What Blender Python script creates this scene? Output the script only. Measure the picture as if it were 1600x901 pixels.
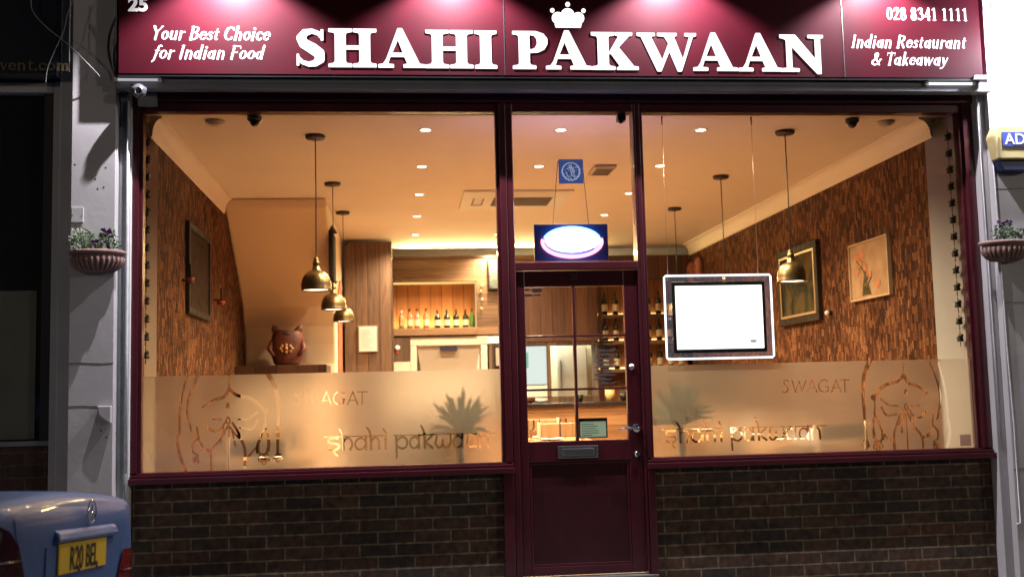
import bpy, math, random
import numpy as np
from mathutils import Matrix, Vector
random.seed(7)
PI = math.pi
S = bpy.context.scene
for o in list(bpy.data.objects): bpy.data.objects.remove(o)

# ------------------------------------------------------------------ camera
cd = bpy.data.cameras.new('camera'); cam = bpy.data.objects.new('camera', cd); S.collection.objects.link(cam)
_yaw, _pit, _rol = 0.1032, 0.0946, -0.0242
_f = Vector((math.sin(_yaw)*math.cos(_pit), math.cos(_yaw)*math.cos(_pit), math.sin(_pit)))
_r = Vector((math.cos(_yaw), -math.sin(_yaw), 0)); _u = _r.cross(_f)
_r2 = math.cos(_rol)*_r + math.sin(_rol)*_u; _u2 = -math.sin(_rol)*_r + math.cos(_rol)*_u
cam.matrix_world = Matrix(((_r2.x, _u2.x, -_f.x, 1.565), (_r2.y, _u2.y, -_f.y, -6.96), (_r2.z, _u2.z, -_f.z, 1.18), (0, 0, 0, 1)))
cd.sensor_width = 36; cd.lens = 1724.7/1600*36; cd.clip_end = 200
cd.dof.use_dof = True; cd.dof.focus_distance = 6.85; cd.dof.aperture_fstop = 2.0
S.camera = cam

# ------------------------------------------------------------------ night sky, exposure, sampling
W = bpy.data.worlds.new('World'); S.world = W; W.use_nodes = True
nt = W.node_tree; bg = nt.nodes['Background']
sk = nt.nodes.new('ShaderNodeTexSky'); sk.sky_type = 'NISHITA'; sk.sun_disc = False
sk.sun_elevation = math.radians(-4); sk.sun_rotation = math.radians(200)
nt.links.new(sk.outputs[0], bg.inputs[0]); bg.inputs[1].default_value = 0.12
S.view_settings.view_transform = 'Standard'; S.view_settings.look = 'None'
S.view_settings.gamma = 1; S.view_settings.exposure = 0; S.view_settings.use_curve_mapping = False
try:
    S.cycles.use_denoising = True; S.cycles.denoiser = 'OPENIMAGEDENOISE'
    S.cycles.max_bounces = 10; S.cycles.diffuse_bounces = 5; S.cycles.glossy_bounces = 4
    S.cycles.transmission_bounces = 6; S.cycles.transparent_max_bounces = 16
    S.cycles.sample_clamp_indirect = 4; S.cycles.caustics_reflective = False; S.cycles.caustics_refractive = True
except Exception: pass

def light(name, kind, loc, energy, color, target=None, **kw):
    d = bpy.data.lights.new(name, kind); d.energy = energy; d.color = color
    for k, v in kw.items(): setattr(d, k, v)
    o = bpy.data.objects.new(name, d); S.collection.objects.link(o); o.location = loc
    if target is not None:
        o.rotation_euler = (Vector(target)-Vector(loc)).to_track_quat('-Z', 'Y').to_euler()
    return o
COOL = (0.86, 0.88, 1.0); WARM = (1.0, 0.735, 0.455)
# unseen fill lights, added out in the street to lift the dark front
light('street_fill', 'AREA', (14.0, -9.0, 4.6), 200, (1.0, 0.87, 0.78), (2.0, 0, 1.2), size=0.7)
light('street_fill', 'AREA', (-9.0, -9.0, 5.0), 100, (1.0, 0.86, 0.68), (0.0, 0, 1.5), size=0.7)
# spot lamps on arms over the fascia
for k, (x, e) in enumerate(((0.56, 330), (1.93, 225), (3.33, 225), (4.70, 180))):
    light('fascia_spot', 'SPOT', (x, -0.50, 3.86), e, (0.97, 0.92, 1.0), (x, -0.06, 2.0), spot_size=math.radians(120), spot_blend=0.42, shadow_soft_size=0.012)
# white flood lamp by the right hand pilaster
light('flood_lamp_light', 'POINT', (5.68, -0.45, 3.42), 120, COOL, shadow_soft_size=0.05)

# ------------------------------------------------------------------ mesh helpers
class MB:
    def __init__(s): s.v = []; s.f = []; s.sm = []
    def add(s, vs, fs, smooth=False):
        n = len(s.v); s.v += [tuple(p) for p in vs]; s.f += [tuple(i+n for i in f) for f in fs]; s.sm += [smooth]*len(fs); return s
    def box(s, x0, x1, y0, y1, z0, z1):
        return s.add([(x0,y0,z0),(x1,y0,z0),(x1,y1,z0),(x0,y1,z0),(x0,y0,z1),(x1,y0,z1),(x1,y1,z1),(x0,y1,z1)],
                     [(0,3,2,1),(4,5,6,7),(0,1,5,4),(1,2,6,5),(2,3,7,6),(3,0,4,7)])
    def lathe(s, prof, c=(0,0,0), n=24, smooth=True, axis='z', a0=0, a1=2*PI, rx=1, ry=1):
        full = abs(a1-a0-2*PI) < 1e-6; m = n if full else n+1; vs = []
        for r, h in prof:
            for i in range(m):
                a = a0+(a1-a0)*i/n; p = (r*rx*math.cos(a), r*ry*math.sin(a), h)
                if axis == 'y': p = (p[0], h, p[1])
                if axis == 'x': p = (h, p[0], p[1])
                vs.append((p[0]+c[0], p[1]+c[1], p[2]+c[2]))
        fs = []
        for j in range(len(prof)-1):
            for i in range(n):
                k = (i+1) % m; fs.append((j*m+i, j*m+k, (j+1)*m+k, (j+1)*m+i))
        return s.add(vs, fs, smooth)
    def tube(s, pts, r, n=8, smooth=True):
        pts = [Vector(p) for p in pts]; rs = r if isinstance(r, (list, tuple)) else [r]*len(pts); vs = []; up = None
        for i, p in enumerate(pts):
            t = (pts[min(i+1, len(pts)-1)]-pts[max(i-1, 0)]).normalized()
            if up is None: up = Vector((0,0,1)) if abs(t.z) < .9 else Vector((1,0,0))
            a = t.cross(up).normalized(); b = a.cross(t).normalized(); up = b
            for k in range(n):
                q = p + rs[i]*(math.cos(2*PI*k/n)*a+math.sin(2*PI*k/n)*b); vs.append(q)
        fs = [(i*n+k, i*n+(k+1) % n, (i+1)*n+(k+1) % n, (i+1)*n+k) for i in range(len(pts)-1) for k in range(n)]
        fs += [tuple(range(n))[::-1], tuple(range((len(pts)-1)*n, len(pts)*n))]
        return s.add(vs, fs, smooth)
    def prism(s, poly, d0, d1, plane='xz', smooth=False):
        def P(p, d):
            return {'xz': (p[0], d, p[1]), 'xy': (p[0], p[1], d), 'yz': (d, p[0], p[1])}[plane]
        n = len(poly); vs = [P(p, d0) for p in poly]+[P(p, d1) for p in poly]
        fs = [tuple(range(n)), tuple(range(2*n-1, n-1, -1))]+[(i, i+n, (i+1) % n+n, (i+1) % n) for i in range(n)]
        return s.add(vs, fs, smooth)
    def ball(s, c, r, n=12, m=8, sx=1, sy=1, sz=1):
        pr = [(r*math.sin(PI*j/m)+1e-6, -r*math.cos(PI*j/m)*sz) for j in range(m+1)]
        return s.lathe(pr, c, n, True, rx=sx, ry=sy)
    def build(s, name, mat, parent=None, bevel=0, label=None, kind=None):
        me = bpy.data.meshes.new(name); me.from_pydata(s.v, [], s.f); me.materials.append(mat)
        for p, k in zip(me.polygons, s.sm): p.use_smooth = k
        if not getattr(s, 'sheet', False): bmfix(me)
        o = bpy.data.objects.new(name, me); S.collection.objects.link(o)
        if parent is not None:
            o.parent = parent
            if parent.type == 'EMPTY': o.matrix_parent_inverse = Matrix.Translation(parent.location).inverted()
        if bevel:
            b = o.modifiers.new('bevel', 'BEVEL'); b.width = bevel; b.segments = 2; b.limit_method = 'ANGLE'; b.harden_normals = False
        if label: o['label'] = label
        if kind: o['kind'] = kind
        return o
import bmesh
def bmfix(me):
    bm = bmesh.new(); bm.from_mesh(me); bmesh.ops.recalc_face_normals(bm, faces=bm.faces); bm.to_mesh(me); bm.free()

def thing(name, label, cat, loc=(0,0,0), group=None):
    o = bpy.data.objects.new(name, None); S.collection.objects.link(o); o.location = loc
    o.empty_display_size = .05; o['label'] = label; o['category'] = cat
    if group: o['group'] = group
    return o
def tag(o, label, cat, group=None):
    o['label'] = label; o['category'] = cat
    if group: o['group'] = group
    return o
def kids(o): return [c for c in bpy.data.objects if c.parent == o]
def dup(root, loc, rz=None, label=None, group=None):
    def cp(o, par):
        c = o.copy(); S.collection.objects.link(c)
        if par is not None: c.parent = par
        for k in tree[o.name]: cp(k, c)
        return c
    tree = {}
    def walk(o):
        tree[o.name] = kids(o)
        for k in tree[o.name]: walk(k)
    walk(root)
    r = cp(root, None); r.location = loc
    if rz is not None: r.rotation_euler = (0, 0, rz)
    if label: r['label'] = label
    if group: r['group'] = group
    return r

# ------------------------------------------------------------------ materials
def mat(name, col=(.5,.5,.5), rough=.5, metal=0, emit=None, es=0, coat=0, noise=0, nscale=8, bump=0, bscale=40, spec=.5, col2=None, detail=4, stretch=None, trans=0):
    m = bpy.data.materials.new(name); m.use_nodes = True; t = m.node_tree; p = t.nodes['Principled BSDF']
    p.inputs['Base Color'].default_value = (*col, 1); p.inputs['Roughness'].default_value = rough; p.inputs['Metallic'].default_value = metal
    p.inputs['Specular IOR Level'].default_value = spec; p.inputs['Coat Weight'].default_value = coat; p.inputs['Transmission Weight'].default_value = trans
    if emit: p.inputs['Emission Color'].default_value = (*emit, 1); p.inputs['Emission Strength'].default_value = es
    if noise or bump:
        tc = t.nodes.new('ShaderNodeTexCoord'); src = tc.outputs['Object']
        if stretch:
            mp = t.nodes.new('ShaderNodeMapping'); mp.inputs['Scale'].default_value = stretch; t.links.new(src, mp.inputs[0]); src = mp.outputs[0]
    if noise:
        n = t.nodes.new('ShaderNodeTexNoise'); n.inputs['Scale'].default_value = nscale; n.inputs['Detail'].default_value = detail; t.links.new(src, n.inputs[0])
        cr = t.nodes.new('ShaderNodeValToRGB'); c2 = col2 or tuple(c*(1-noise) for c in col)
        cr.color_ramp.elements[0].position = .35; cr.color_ramp.elements[1].position = .68
        cr.color_ramp.elements[0].color = (*c2, 1); cr.color_ramp.elements[1].color = (*col, 1)
        t.links.new(n.outputs[0], cr.inputs[0]); t.links.new(cr.outputs[0], p.inputs['Base Color'])
        mr = t.nodes.new('ShaderNodeMapRange'); mr.inputs[3].default_value = min(1, rough*1.25); mr.inputs[4].default_value = rough*.85
        t.links.new(n.outputs[0], mr.inputs[0]); t.links.new(mr.outputs[0], p.inputs['Roughness'])
    if bump:
        n = t.nodes.new('ShaderNodeTexNoise'); n.inputs['Scale'].default_value = bscale; n.inputs['Detail'].default_value = 6; t.links.new(src, n.inputs[0])
        b = t.nodes.new('ShaderNodeBump'); b.inputs['Strength'].default_value = bump; b.inputs['Distance'].default_value = .01
        t.links.new(n.outputs[0], b.inputs['Height']); t.links.new(b.outputs[0], p.inputs['Normal'])
    return m
def emat(name, col, st):
    m = bpy.data.materials.new(name); m.use_nodes = True; t = m.node_tree; t.nodes.clear()
    e = t.nodes.new('ShaderNodeEmission'); e.inputs[0].default_value = (*col, 1); e.inputs[1].default_value = st
    o = t.nodes.new('ShaderNodeOutputMaterial'); t.links.new(e.outputs[0], o.inputs[0]); return m
def brickmat(name, c1, c2, mortar, bw, rh, ms, plane='xz', rough=.85, bump=.6, offset=.5, nz=.5, rot=False, ox=0, oz=0):
    m = bpy.data.materials.new(name); m.use_nodes = True; t = m.node_tree; p = t.nodes['Principled BSDF']; p.inputs['Roughness'].default_value = rough
    tc = t.nodes.new('ShaderNodeTexCoord'); sx = t.nodes.new('ShaderNodeSeparateXYZ'); cb = t.nodes.new('ShaderNodeCombineXYZ')
    t.links.new(tc.outputs['Object'], sx.inputs[0]); a = {'x': 0, 'y': 1, 'z': 2}
    t.links.new(sx.outputs[a[plane[0]]], cb.inputs[1 if rot else 0]); t.links.new(sx.outputs[a[plane[1]]], cb.inputs[0 if rot else 1])
    mp = t.nodes.new('ShaderNodeMapping'); mp.inputs['Location'].default_value = (ox, oz, 0); t.links.new(cb.outputs[0], mp.inputs[0])
    # slight waviness of the courses
    nw = t.nodes.new('ShaderNodeTexNoise'); nw.inputs['Scale'].default_value = 6; t.links.new(cb.outputs[0], nw.inputs[0])
    vs = t.nodes.new('ShaderNodeVectorMath'); vs.operation = 'MULTIPLY_ADD'; vs.inputs[1].default_value = (.006, .006, 0); t.links.new(nw.outputs[1], vs.inputs[0]); t.links.new(mp.outputs[0], vs.inputs[2])
    b = t.nodes.new('ShaderNodeTexBrick'); b.offset = offset; b.inputs['Scale'].default_value = 1; b.inputs['Brick Width'].default_value = bw; b.inputs['Row Height'].default_value = rh
    b.inputs['Mortar Size'].default_value = ms; b.inputs['Mortar Smooth'].default_value = .25; b.inputs['Bias'].default_value = 0
    b.inputs['Color1'].default_value = (*c1, 1); b.inputs['Color2'].default_value = (*c2, 1); b.inputs['Mortar'].default_value = (*mortar, 1)
    t.links.new(vs.outputs[0], b.inputs[0])
    n = t.nodes.new('ShaderNodeTexNoise'); n.inputs['Scale'].default_value = 22; n.inputs['Detail'].default_value = 6; t.links.new(cb.outputs[0], n.inputs[0])
    mr = t.nodes.new('ShaderNodeMapRange'); mr.inputs[1].default_value = .3; mr.inputs[2].default_value = .7; mr.inputs[3].default_value = 1-nz; mr.inputs[4].default_value = 1+nz*.4; t.links.new(n.outputs[0], mr.inputs[0])
    mx = t.nodes.new('ShaderNodeMix'); mx.data_type = 'RGBA'; mx.blend_type = 'MULTIPLY'; mx.inputs[0].default_value = 1
    n2 = t.nodes.new('ShaderNodeTexNoise'); n2.inputs['Scale'].default_value = 1.7; n2.inputs['Detail'].default_value = 5; t.links.new(cb.outputs[0], n2.inputs[0])
    m2 = t.nodes.new('ShaderNodeMapRange'); m2.inputs[1].default_value = .35; m2.inputs[2].default_value = .65; m2.inputs[3].default_value = .6; m2.inputs[4].default_value = 1.15; t.links.new(n2.outputs[0], m2.inputs[0])
    mm = t.nodes.new('ShaderNodeMath'); mm.operation = 'MULTIPLY'; t.links.new(mr.outputs[0], mm.inputs[0]); t.links.new(m2.outputs[0], mm.inputs[1])
    t.links.new(b.outputs[0], mx.inputs[6]); t.links.new(mm.outputs[0], mx.inputs[7]); t.links.new(mx.outputs[2], p.inputs['Base Color'])
    inv = t.nodes.new('ShaderNodeMath'); inv.operation = 'MULTIPLY_ADD'; inv.inputs[1].default_value = -1; inv.inputs[2].default_value = 1; t.links.new(b.outputs[1], inv.inputs[0])
    ad = t.nodes.new('ShaderNodeMath'); ad.operation = 'MULTIPLY_ADD'; ad.inputs[1].default_value = .4; t.links.new(n.outputs[0], ad.inputs[0]); t.links.new(inv.outputs[0], ad.inputs[2])
    bu = t.nodes.new('ShaderNodeBump'); bu.inputs['Strength'].default_value = bump; bu.inputs['Distance'].default_value = .008; t.links.new(ad.outputs[0], bu.inputs['Height']); t.links.new(bu.outputs[0], p.inputs['Normal'])
    return m
def woodmat(name, c1, c2, board=.12, axis='z', rough=.55, bump=.3, across='x'):
    """boards running along axis, split across another axis; each board its own tone, with grain"""
    m = bpy.data.materials.new(name); m.use_nodes = True; t = m.node_tree; p = t.nodes['Principled BSDF']; p.inputs['Roughness'].default_value = rough
    tc = t.nodes.new('ShaderNodeTexCoord'); sx = t.nodes.new('ShaderNodeSeparateXYZ'); t.links.new(tc.outputs['Object'], sx.inputs[0])
    ia = 'xyz'.index(across)
    dv = t.nodes.new('ShaderNodeMath'); dv.operation = 'DIVIDE'; dv.inputs[1].default_value = board; t.links.new(sx.outputs[ia], dv.inputs[0])
    fl = t.nodes.new('ShaderNodeMath'); fl.operation = 'FLOOR'; t.links.new(dv.outputs[0], fl.inputs[0])
    fr = t.nodes.new('ShaderNodeMath'); fr.operation = 'FRACT'; t.links.new(dv.outputs[0], fr.inputs[0])
    wn = t.nodes.new('ShaderNodeTexWhiteNoise'); wn.noise_dimensions = '1D'; t.links.new(fl.outputs[0], wn.inputs['W'])
    mp = t.nodes.new('ShaderNodeMapping'); sc = [38, 38, 38]; sc['xyz'.index(axis)] = 2.2; mp.inputs['Scale'].default_value = sc; t.links.new(tc.outputs['Object'], mp.inputs[0])
    of = t.nodes.new('ShaderNodeVectorMath'); of.operation = 'MULTIPLY_ADD'; of.inputs[1].default_value = (9, 9, 9); t.links.new(wn.outputs[1], of.inputs[0]); t.links.new(mp.outputs[0], of.inputs[2])
    n = t.nodes.new('ShaderNodeTexNoise'); n.inputs['Scale'].default_value = 1; n.inputs['Detail'].default_value = 7; n.inputs['Distortion'].default_value = 1.2; t.links.new(of.outputs[0], n.inputs[0])
    ad = t.nodes.new('ShaderNodeMath'); ad.operation = 'MULTIPLY_ADD'; ad.inputs[1].default_value = .45; t.links.new(wn.outputs[0], ad.inputs[0]); t.links.new(n.outputs[0], ad.inputs[2])
    cr = t.nodes.new('ShaderNodeValToRGB'); cr.color_ramp.elements[0].position = .42; cr.color_ramp.elements[1].position = .95
    cr.color_ramp.elements[0].color = (*c2, 1); cr.color_ramp.elements[1].color = (*c1, 1); t.links.new(ad.outputs[0], cr.inputs[0])
    g = t.nodes.new('ShaderNodeMath'); g.operation = 'COMPARE'; g.inputs[1].default_value = 0; g.inputs[2].default_value = .045; t.links.new(fr.outputs[0], g.inputs[0])
    mx = t.nodes.new('ShaderNodeMix'); mx.data_type = 'RGBA'; mx.inputs[7].default_value = (c2[0]*.2, c2[1]*.2, c2[2]*.2, 1); t.links.new(g.outputs[0], mx.inputs[0]); t.links.new(cr.outputs[0], mx.inputs[6]); t.links.new(mx.outputs[2], p.inputs['Base Color'])
    hh = t.nodes.new('ShaderNodeMath'); hh.operation = 'SUBTRACT'; t.links.new(n.outputs[0], hh.inputs[0]); t.links.new(g.outputs[0], hh.inputs[1])
    bu = t.nodes.new('ShaderNodeBump'); bu.inputs['Strength'].default_value = bump; bu.inputs['Distance'].default_value = .006; t.links.new(hh.outputs[0], bu.inputs['Height']); t.links.new(bu.outputs[0], p.inputs['Normal'])
    return m
def barkmat(name, w=.028, h=.062):
    """small upright wooden strips set in columns, for the side walls (plane y-z)"""
    m = bpy.data.materials.new(name); m.use_nodes = True; t = m.node_tree; p = t.nodes['Principled BSDF']; p.inputs['Roughness'].default_value = .8; p.inputs['Specular IOR Level'].default_value = .08
    N = t.nodes.new; L = t.links.new
    def M(op, a, b=None, c=None):
        n = N('ShaderNodeMath'); n.operation = op
        for i, v in enumerate((a, b, c)):
            if v is None: continue
            if isinstance(v, (int, float)): n.inputs[i].default_value = v
            else: L(v, n.inputs[i])
        return n.outputs[0]
    tc = N('ShaderNodeTexCoord'); sx = N('ShaderNodeSeparateXYZ'); L(tc.outputs['Object'], sx.inputs[0])
    n0 = N('ShaderNodeTexNoise'); n0.inputs['Scale'].default_value = 9; L(tc.outputs['Object'], n0.inputs[0])
    yy = M('MULTIPLY_ADD', n0.outputs[0], .02, sx.outputs[1])
    u = M('DIVIDE', yy, w); iu = M('FLOOR', u); fu = M('FRACT', u)
    wn = N('ShaderNodeTexWhiteNoise'); wn.noise_dimensions = '1D'; L(iu, wn.inputs['W'])
    v = M('ADD', M('DIVIDE', sx.outputs[2], h), M('MULTIPLY', wn.outputs[0], 7.3)); iv = M('FLOOR', v); fv = M('FRACT', v)
    cb = N('ShaderNodeCombineXYZ'); L(iu, cb.inputs[0]); L(iv, cb.inputs[1])
    w2 = N('ShaderNodeTexWhiteNoise'); w2.noise_dimensions = '2D'; L(cb.outputs[0], w2.inputs[0])
    mp = N('ShaderNodeMapping'); mp.inputs['Scale'].default_value = (60, 60, 7); L(tc.outputs['Object'], mp.inputs[0])
    n = N('ShaderNodeTexNoise'); n.inputs['Scale'].default_value = 1; n.inputs['Detail'].default_value = 5; L(mp.outputs[0], n.inputs[0])
    big = N('ShaderNodeTexNoise'); big.inputs['Scale'].default_value = 3.0; L(tc.outputs['Object'], big.inputs[0])
    fac = M('ADD', M('ADD', M('MULTIPLY', w2.outputs[0], .55), M('MULTIPLY', n.outputs[0], .5)), M('MULTIPLY_ADD', big.outputs[0], .5, -.28))
    cr = N('ShaderNodeValToRGB'); e = cr.color_ramp.elements; e[0].position = .2; e[0].color = (.035, .013, .007, 1); e[1].position = .98; e[1].color = (.33, .155, .065, 1)
    k = cr.color_ramp.elements.new(.55); k.color = (.125, .048, .021, 1); L(fac, cr.inputs[0])
    eu = M('MINIMUM', fu, M('SUBTRACT', 1, fu)); ev = M('MINIMUM', fv, M('SUBTRACT', 1, fv))
    gap = M('MAXIMUM', M('LESS_THAN', eu, .09), M('LESS_THAN', ev, .035))
    mx = N('ShaderNodeMix'); mx.data_type = 'RGBA'; L(M('MULTIPLY', gap, .7), mx.inputs[0]); L(cr.outputs[0], mx.inputs[6]); mx.inputs[7].default_value = (.012, .005, .003, 1)
    L(mx.outputs[2], p.inputs['Base Color'])
    ht = M('SUBTRACT', M('ADD', w2.outputs[0], M('MULTIPLY', n.outputs[0], .5)), gap)
    bu = N('ShaderNodeBump'); bu.inputs['Strength'].default_value = .8; bu.inputs['Distance'].default_value = .012; L(ht, bu.inputs['Height']); L(bu.outputs[0], p.inputs['Normal'])
    return m
def glassmat(name, tint=(.97, .985, .98), refl=1.5):
    m = bpy.data.materials.new(name); m.use_nodes = True; t = m.node_tree; t.nodes.clear(); N = t.nodes.new; L = t.links.new
    tr = N('ShaderNodeBsdfTransparent'); tr.inputs[0].default_value = (*tint, 1); gl = N('ShaderNodeBsdfGlossy'); gl.inputs['Roughness'].default_value = .01
    fr = N('ShaderNodeFresnel'); fr.inputs[0].default_value = refl; mx = N('ShaderNodeMixShader'); o = N('ShaderNodeOutputMaterial')
    L(fr.outputs[0], mx.inputs[0]); L(tr.outputs[0], mx.inputs[1]); L(gl.outputs[0], mx.inputs[2]); L(mx.outputs[0], o.inputs[0]); return m
def translu(name, dc, tc, f=.7):
    m = mat(name, dc, .6); t = m.node_tree; l = t.nodes.new('ShaderNodeBsdfTranslucent'); l.inputs[0].default_value = (*tc, 1); x = t.nodes.new('ShaderNodeMixShader'); x.inputs[0].default_value = f
    t.links.new(t.nodes['Principled BSDF'].outputs[0], x.inputs[1]); t.links.new(l.outputs[0], x.inputs[2]); t.links.new(x.outputs[0], t.nodes['Material Output'].inputs[0]); return m
def filmmat(name):
    m = bpy.data.materials.new(name); m.use_nodes = True; t = m.node_tree; t.nodes.clear(); N = t.nodes.new; L = t.links.new
    rf = N('ShaderNodeBsdfRefraction'); rf.inputs['IOR'].default_value = 1.15; rf.inputs['Roughness'].default_value = .56; rf.inputs[0].default_value = (.83, .81, .78, 1)
    tl = N('ShaderNodeBsdfTranslucent'); tl.inputs[0].default_value = (.55, .51, .45, 1)
    df = N('ShaderNodeBsdfDiffuse'); df.inputs[0].default_value = (.5, .5, .52, 1)
    a = N('ShaderNodeMixShader'); a.inputs[0].default_value = .19; L(rf.outputs[0], a.inputs[1]); L(tl.outputs[0], a.inputs[2])
    b = N('ShaderNodeMixShader'); b.inputs[0].default_value = .08; L(a.outputs[0], b.inputs[1]); L(df.outputs[0], b.inputs[2])
    o = N('ShaderNodeOutputMaterial'); L(b.outputs[0], o.inputs[0]); return m

M_maroon = mat('maroon_gloss_paint', (.08,.0115,.018), .3, noise=.25, nscale=5, bump=.12, bscale=55, coat=.3)
M_maroon_panel = mat('maroon_door_paint', (.055,.008,.014), .35, noise=.25, nscale=6, bump=.15, bscale=30, coat=.2)
M_sign = mat('maroon_sign_panel', (.052,.0032,.0085), .5, noise=.3, nscale=3.5, stretch=(1,1,.5), spec=.12)
M_dark = mat('black_plastic', (.012,.012,.014), .4)
M_cable = mat('black_cable', (.015,.015,.017), .5)
M_whitecable = mat('white_cable', (.75,.74,.76), .45, noise=.2, nscale=30)
M_pil = mat('grey_painted_render', (.52,.50,.50), .7, noise=.14, nscale=2.6, bump=.14, bscale=17)
M_strip = mat('grey_green_trim_paint', (.22,.24,.25), .6, noise=.2, nscale=9, bump=.2)
M_lintel = mat('grey_lintel_paint', (.27,.27,.30), .55, noise=.2, nscale=4, bump=.2)
M_brick = brickmat('dark_brick', (.12,.055,.032), (.052,.038,.028), (.23,.19,.105), .225, .075, .006, ox=.04, oz=.02, nz=.6)
M_brick2 = brickmat('red_brown_brick', (.12,.05,.04), (.08,.04,.03), (.12,.1,.08), .225, .075, .006)
M_white = mat('white_paint', (.78,.77,.75), .5, noise=.06, nscale=6)
M_ceil = mat('cream_ceiling_paint', (.84,.77,.70), .8, noise=.04, nscale=2)
M_plaster = mat('cream_wall_paint', (.74,.57,.39), .8, noise=.06, nscale=2)
M_bark = barkmat('wooden_strip_wall')
M_wood_d = woodmat('rustic_boards', (.165,.095,.055), (.045,.024,.014), .135, 'z', bump=.6, rough=.75); M_wood_k = woodmat('deep_brown_boards', (.13,.055,.03), (.05,.02,.012), .15, 'z')
M_wood_h = woodmat('rustic_boards_level', (.25,.14,.07), (.08,.04,.02), .1, 'x', across='z')
M_wood_l = woodmat('pale_board_front', (.40,.21,.085), (.22,.10,.04), .16, 'x', across='z', bump=.15)
M_floor = woodmat('oak_floor', (.42,.27,.15), (.26,.15,.08), .14, 'y', rough=.4, bump=.1)
M_chair = woodmat('beech_wood', (.5,.3,.15), (.34,.18,.08), .3, 'z', rough=.4, bump=.05)
M_dkwood = woodmat('dark_stained_wood', (.08,.035,.02), (.03,.013,.008), .2, 'z', rough=.35, bump=.1)
M_glass = glassmat('window_glass'); M_film = filmmat('frosted_film')
M_brass = mat('aged_brass', (.32,.23,.11), .36, metal=1, noise=.45, nscale=9, bump=.1)
M_steel = mat('brushed_steel', (.6,.6,.62), .3, metal=1, noise=.1, nscale=20)
M_chrome = mat('chrome', (.85,.85,.88), .1, metal=1)
M_terra = mat('terracotta', (.33,.2,.17), .75, noise=.3, nscale=14, bump=.4)
M_letter = emat('lit_white_letter', (1,.985,1), 1.9); M_rim = emat('letter_edge_glow', (.80,.62,.86), .55)
M_smalltext = mat('glowing_white_vinyl', (.85,.83,.86), .5, emit=(1,.95,.97), es=.45)  # unlit vinyl, with a glow added so the small lettering reads bright
M_bulb = emat('warm_bulb', (1,.82,.55), 14); M_bulbw = emat('lamp_inner_glow', (1,.85,.6), 6)
M_tv = emat('white_screen', (1,1,1), 2.2); M_ledline = emat('edge_lit_acrylic', (.95,.97,1), 2.2)
M_leaf = mat('leaf_green', (.07,.13,.035), .5, noise=.5, nscale=30, col2=(.03,.07,.02)); M_leafp = mat('variegated_leaf', (.45,.55,.35), .5, noise=.5, nscale=60, col2=(.06,.14,.04))
M_purple = mat('purple_petal', (.16,.03,.17), .6); M_petalw = mat('white_petal', (.8,.78,.75), .6)
M_soil = mat('soil', (.03,.02,.015), .95, bump=.6)
M_black_frame = mat('matt_black', (.01,.01,.012), .5)
M_concrete = mat('pavement_slab', (.16,.15,.14), .85, noise=.3, nscale=6, bump=.3)
M_asphalt = mat('asphalt', (.05,.05,.052), .85, noise=.3, nscale=25, bump=.6, bscale=120)
# ------------------------------------------------------------------ outline shapes by signed distance (lettering, cut film)
def d_cap(X, Y, a, b, ra, rb):
    ax, ay = a; bx, by = b; dx, dy = bx-ax, by-ay; L = dx*dx+dy*dy+1e-12
    t = np.clip(((X-ax)*dx+(Y-ay)*dy)/L, 0, 1); return np.hypot(X-ax-t*dx, Y-ay-t*dy)-(ra+(rb-ra)*t)
def d_poly(X, Y, P):
    d = np.full(X.shape, 1e9); s = np.ones(X.shape); n = len(P)
    for i in range(n):
        a = P[i]; b = P[i-1]; ex, ey = b[0]-a[0], b[1]-a[1]; wx, wy = X-a[0], Y-a[1]
        t = np.clip((wx*ex+wy*ey)/(ex*ex+ey*ey+1e-12), 0, 1); d = np.minimum(d, (wx-ex*t)**2+(wy-ey*t)**2)
        c1 = Y >= a[1]; c2 = Y < b[1]; c3 = ex*wy > ey*wx
        s = np.where((c1 & c2 & c3) | (~c1 & ~c2 & ~c3), -s, s)
    return s*np.sqrt(d)
def field(shapes, X, Y):
    D = np.full(X.shape, 1e9)
    for sh in shapes:
        if sh[0] == 's':                      # stroke: points, radii
            pts, rs = sh[1], sh[2]
            if not isinstance(rs, (list, tuple)): rs = [rs]*len(pts)
            if len(rs) == 2 and len(pts) > 2: rs = [rs[0]+(rs[1]-rs[0])*i/(len(pts)-1) for i in range(len(pts))]
            xs = [p[0] for p in pts]; ys = [p[1] for p in pts]; m = max(rs)*1.5+.03*(max(ys)-min(ys)+max(xs)-min(xs))
            i0, i1 = np.searchsorted(X[0], [min(xs)-m, max(xs)+m]); j0, j1 = np.searchsorted(Y[:, 0], [min(ys)-m, max(ys)+m])
            xx = X[j0:j1, i0:i1]; yy = Y[j0:j1, i0:i1]
            if xx.size == 0: continue
            for k in range(max(1, len(pts)-1)):
                b = min(k+1, len(pts)-1); D[j0:j1, i0:i1] = np.minimum(D[j0:j1, i0:i1], d_cap(xx, yy, pts[k], pts[b], rs[k], rs[b]))
        elif sh[0] == 'p': D = np.minimum(D, d_poly(X, Y, sh[1]))
        elif sh[0] == 'cut': D = np.maximum(D, -field(sh[1], X, Y))
    return D
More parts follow.
